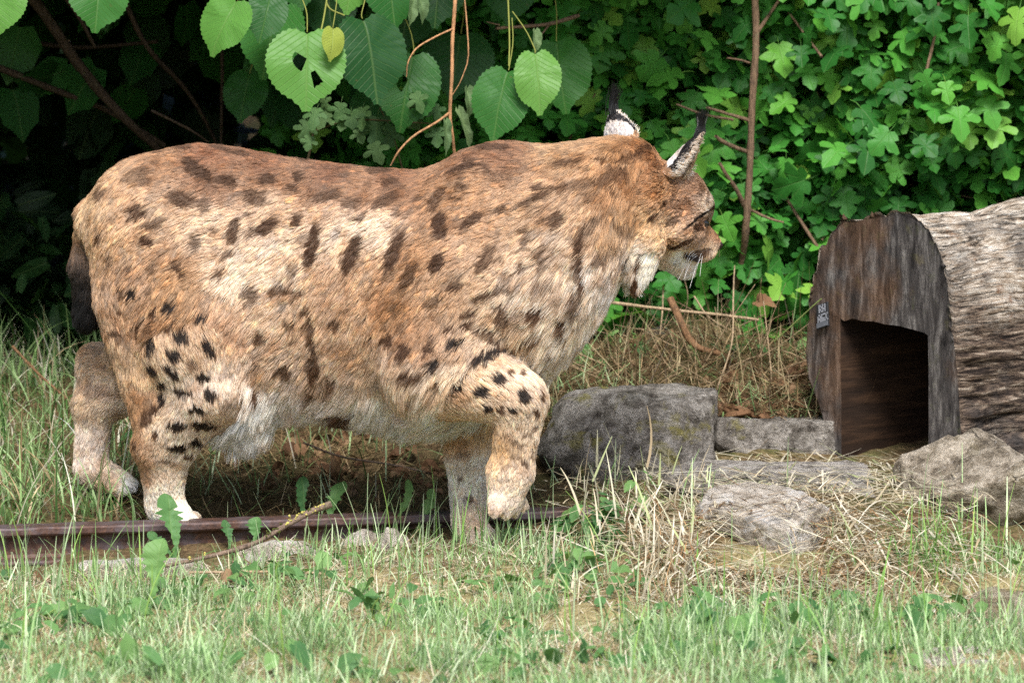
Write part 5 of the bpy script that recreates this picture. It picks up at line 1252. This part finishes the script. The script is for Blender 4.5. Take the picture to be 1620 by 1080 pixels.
def weeds():
    g = np.random.default_rng(9)
    # dandelions: upright toothed leaves
    D = [(274,890,276,778,.045,'tall toothed dandelion leaf standing alone in front of the rail', 'M'),(236,960,238,850,.05,'broad drooping dandelion leaf in front of the rail, left of the tall one', 'L'),
         (484,835,486,752,.03,'wavy dandelion leaf behind the upper end of the lichen stick', 'M'),(520,838,526,758,.035,'pale dandelion leaf standing right of the lichen stick tip', 'P'),(628,850,655,756,.022,'rolled bright green leaf leaning before the small pale stones', 'L'),
         (662,848,672,770,.025,'small green leaf standing right of the pale stones', 'P'),(362,875,364,822,.02,'short dandelion leaf beside the lichen stick', 'M'),(400,868,398,818,.03,'toothed leaf growing over the stick middle', 'L')]
    for i, (bx, by, tx2, ty2, wd, lab, mk) in enumerate(D):
        b = hit(bx, by); Y = b[1]; t = P(tx2, ty2, Y-.01); ln = np.linalg.norm(t-b)
        root = empty('dandelion', b, lab, 'weed')
        for k in range(1 if i != 0 else 2):
            V, F = strip_leaf(dandelion_shape(8, i*3+k)); V[:, 0] *= wd/ln/.36; V[:, 0] += .05*np.sin(V[:, 1]*5+i)
            V3 = np.c_[V, .35*np.abs(V[:, 0])+.10*np.sin(V[:, 1]*7+i)*.4-.25*np.clip(V[:, 1]-.6, 0, 1)**2*3+.02*np.sin(V[:, 1]*40)*np.sign(V[:, 0])]
            tt = t-b if k == 0 else np.array([-.02, -.03, .055])
            leaf_object('leaf', shape_mesh('leaf', V3, F, WEED_MAT), b, frame((.25*(-1)**i, -.9, .35), tt), ln if k == 0 else ln*.55, root)
        for k in range(4):
            V, F = strip_leaf(dandelion_shape(6, i*7+k+50)); V[:, 0] *= .5
            V3 = np.c_[V, -.6*V[:, 1]**2+.3*np.abs(V[:, 0])]; a = g.uniform(0, 6.28)
            leaf_object('leaf', shape_mesh('leaf', V3, F, WEED_MAT), b, frame((math.cos(a)*-.5, math.sin(a)*-.5, .8), (math.cos(a), math.sin(a), .9)), g.uniform(.03, .05), root)
    # low broad leaved weeds
    ov = [(bend_leaf(V*np.array([w_, 1]), .15, .35, .03, i+30), F) for i, (V, F, w_) in enumerate([leaf_shape(linden_outline(28, .03, 0), (.55, 1.))+(w_,) for w_ in (.75, .6, .9)])]
    me = [shape_mesh('leaf', V, F, WEED_MAT, .3) for V, F in ov]
    W = [(930,860,'nettle clump with toothed leaves to the left of the straw',26,.034,.085),(905,905,'low nettle shoots spreading below the nettle clump',14,.032,.045),(1010,830,'green weed sprig climbing in the straw beside the slab',10,.028,.09),
         (800,1010,'weed with dull grey green leaves in the lawn centre',9,.032,.03),(860,960,'small weed patch left of the bare soil',6,.026,.03),(1080,985,'broad leaved weeds under the hanging straw, left patch',16,.034,.05),
         (1160,1010,'broad leaved weeds under the hanging straw, right patch',16,.034,.05),(1250,1000,'upright spinach like weed in the lawn under the straw',9,.038,.06),(1340,960,'round leaved clover by the foot of the bank',7,.024,.03),
         (1400,1050,'pale green weed leaves beside the flat buried stone',7,.034,.02),(1300,1075,'large light green leaf rosette at the lower edge',6,.05,.03),(960,1050,'flat weed leaves low in the front lawn',7,.03,.02),
         (225,960,'pale round weed leaf below the broad dandelion leaf',5,.034,.02),(180,805,'two leaved clover seedling behind the rail near the hind paw',5,.034,.02),(240,700,'green weed behind the near hind leg',5,.03,.04),
         (360,705,'dock leaf sprig hanging behind the belly fur',5,.04,.05),(590,980,'narrow weed in the middle of the front lawn',5,.03,.04),(430,1060,'tall single blade leaf weed at the lower left',4,.04,.05),
         (80,985,'weed with pale leaves in the left lawn',6,.028,.02),(690,1045,'bright small weed in the front lawn',5,.028,.03),(1490,985,'clover leaves near the ochre stone',6,.026,.03),(1180,470,'pale green sprig under the maple stem',7,.026,.05),
         (1170,500,'yellow green sprout over the long tan twig',6,.024,.04),(1255,500,'ivy like leaves against the left side of the log',6,.044,.06),(1040,480,'tiny green sprig on the long tan twig',4,.02,.02),(1000,560,'small green leaf plant in the dead grass by the chest',4,.03,.04),(1095,560,'dark clover in the dead grass behind the boulder',5,.026,.02),(1180,560,'lobed green leaves low beneath the maple stem',7,.036,.04),(1290,560,'low green leaves pressed against the foot of the log',6,.034,.05),(930,590,'green tuft of leaves on top of the big boulder edge',5,.026,.03),(1130,440,'cluster of pale green leaves just below the nose of the lynx',6,.036,.05)]
    for i, (u, v, lab, n, sz, ht) in enumerate(W):
        b = hit(u, v)
        root = empty('weed', b, lab, 'weed')
        for k in range(n):
            a = g.uniform(0, 6.28); rr = g.uniform(.2, 1)*sz*1.1; p = b+np.array([math.cos(a)*rr, math.sin(a)*rr, ht*g.uniform(.25, 1)])
            leaf_object('leaf', me[g.integers(3)], p, frame((math.cos(a)*.4+g.normal(0, .2), math.sin(a)*.3-.3, .8), (math.cos(a), math.sin(a), g.uniform(-.4, .2))), sz*g.uniform(.65, 1.15), root)
        pts, fcs = [], []
        for k in range(3):
            e = b+np.array([g.normal(0, sz*.4), g.normal(0, sz*.4), ht*.8]); pts.append(tube_np(smooth_path([b-np.array([0, 0, .004]), (b+e)/2+g.normal(0, .003, 3), e], 6), .0009, 4))
        v_, f_ = merge(pts); link('stem', mesh_np('stem', v_, f_), simple('weed_stem', tuple(lin((118, 138, 72))), .6, .2), root)
    # fallen brown leaves
    for i, (u, v, Y, s, lab) in enumerate(((1195,478,.9,.036,'curled brown dead leaf under the maple stem'),(1210,650,.58,.055,'brown dead leaf lying behind the squared stone block'),(1165,655,.6,.04,'crumpled dead leaf near the left end of the stone block'),
              (1260,620,.6,.04,'dead leaf beside the foot of the log'),(1435,940,-.50,.04,'pale dry leaf at the foot of the bank'),(350,935,-.44,.045,'tan dry leaf in the lawn below the mottled stone'),(60,930,-.4,.035,'dry brown leaf scrap near the left rail end'),(1210,690,.5,.05,'flat brown leaf behind the block top edge'))):
        V, F = leaf_shape(linden_outline(24, .03), (.5, 1.)); V3 = bend_leaf(V, .6, .9, .08, i+200)
        b = P(u, v, Y); b[2] = max(gz(b[0], b[1])[0]+.008, b[2])
        o = leaf_object('dead_leaf', shape_mesh('dead_leaf', V3, F, BROWN), b, frame((g.normal(0, .4), -.4, .8), (g.normal(), g.normal(), .1)), s, None); tag(o, lab, 'leaf')
weeds()
print('all', round(time.time()-T0, 1))
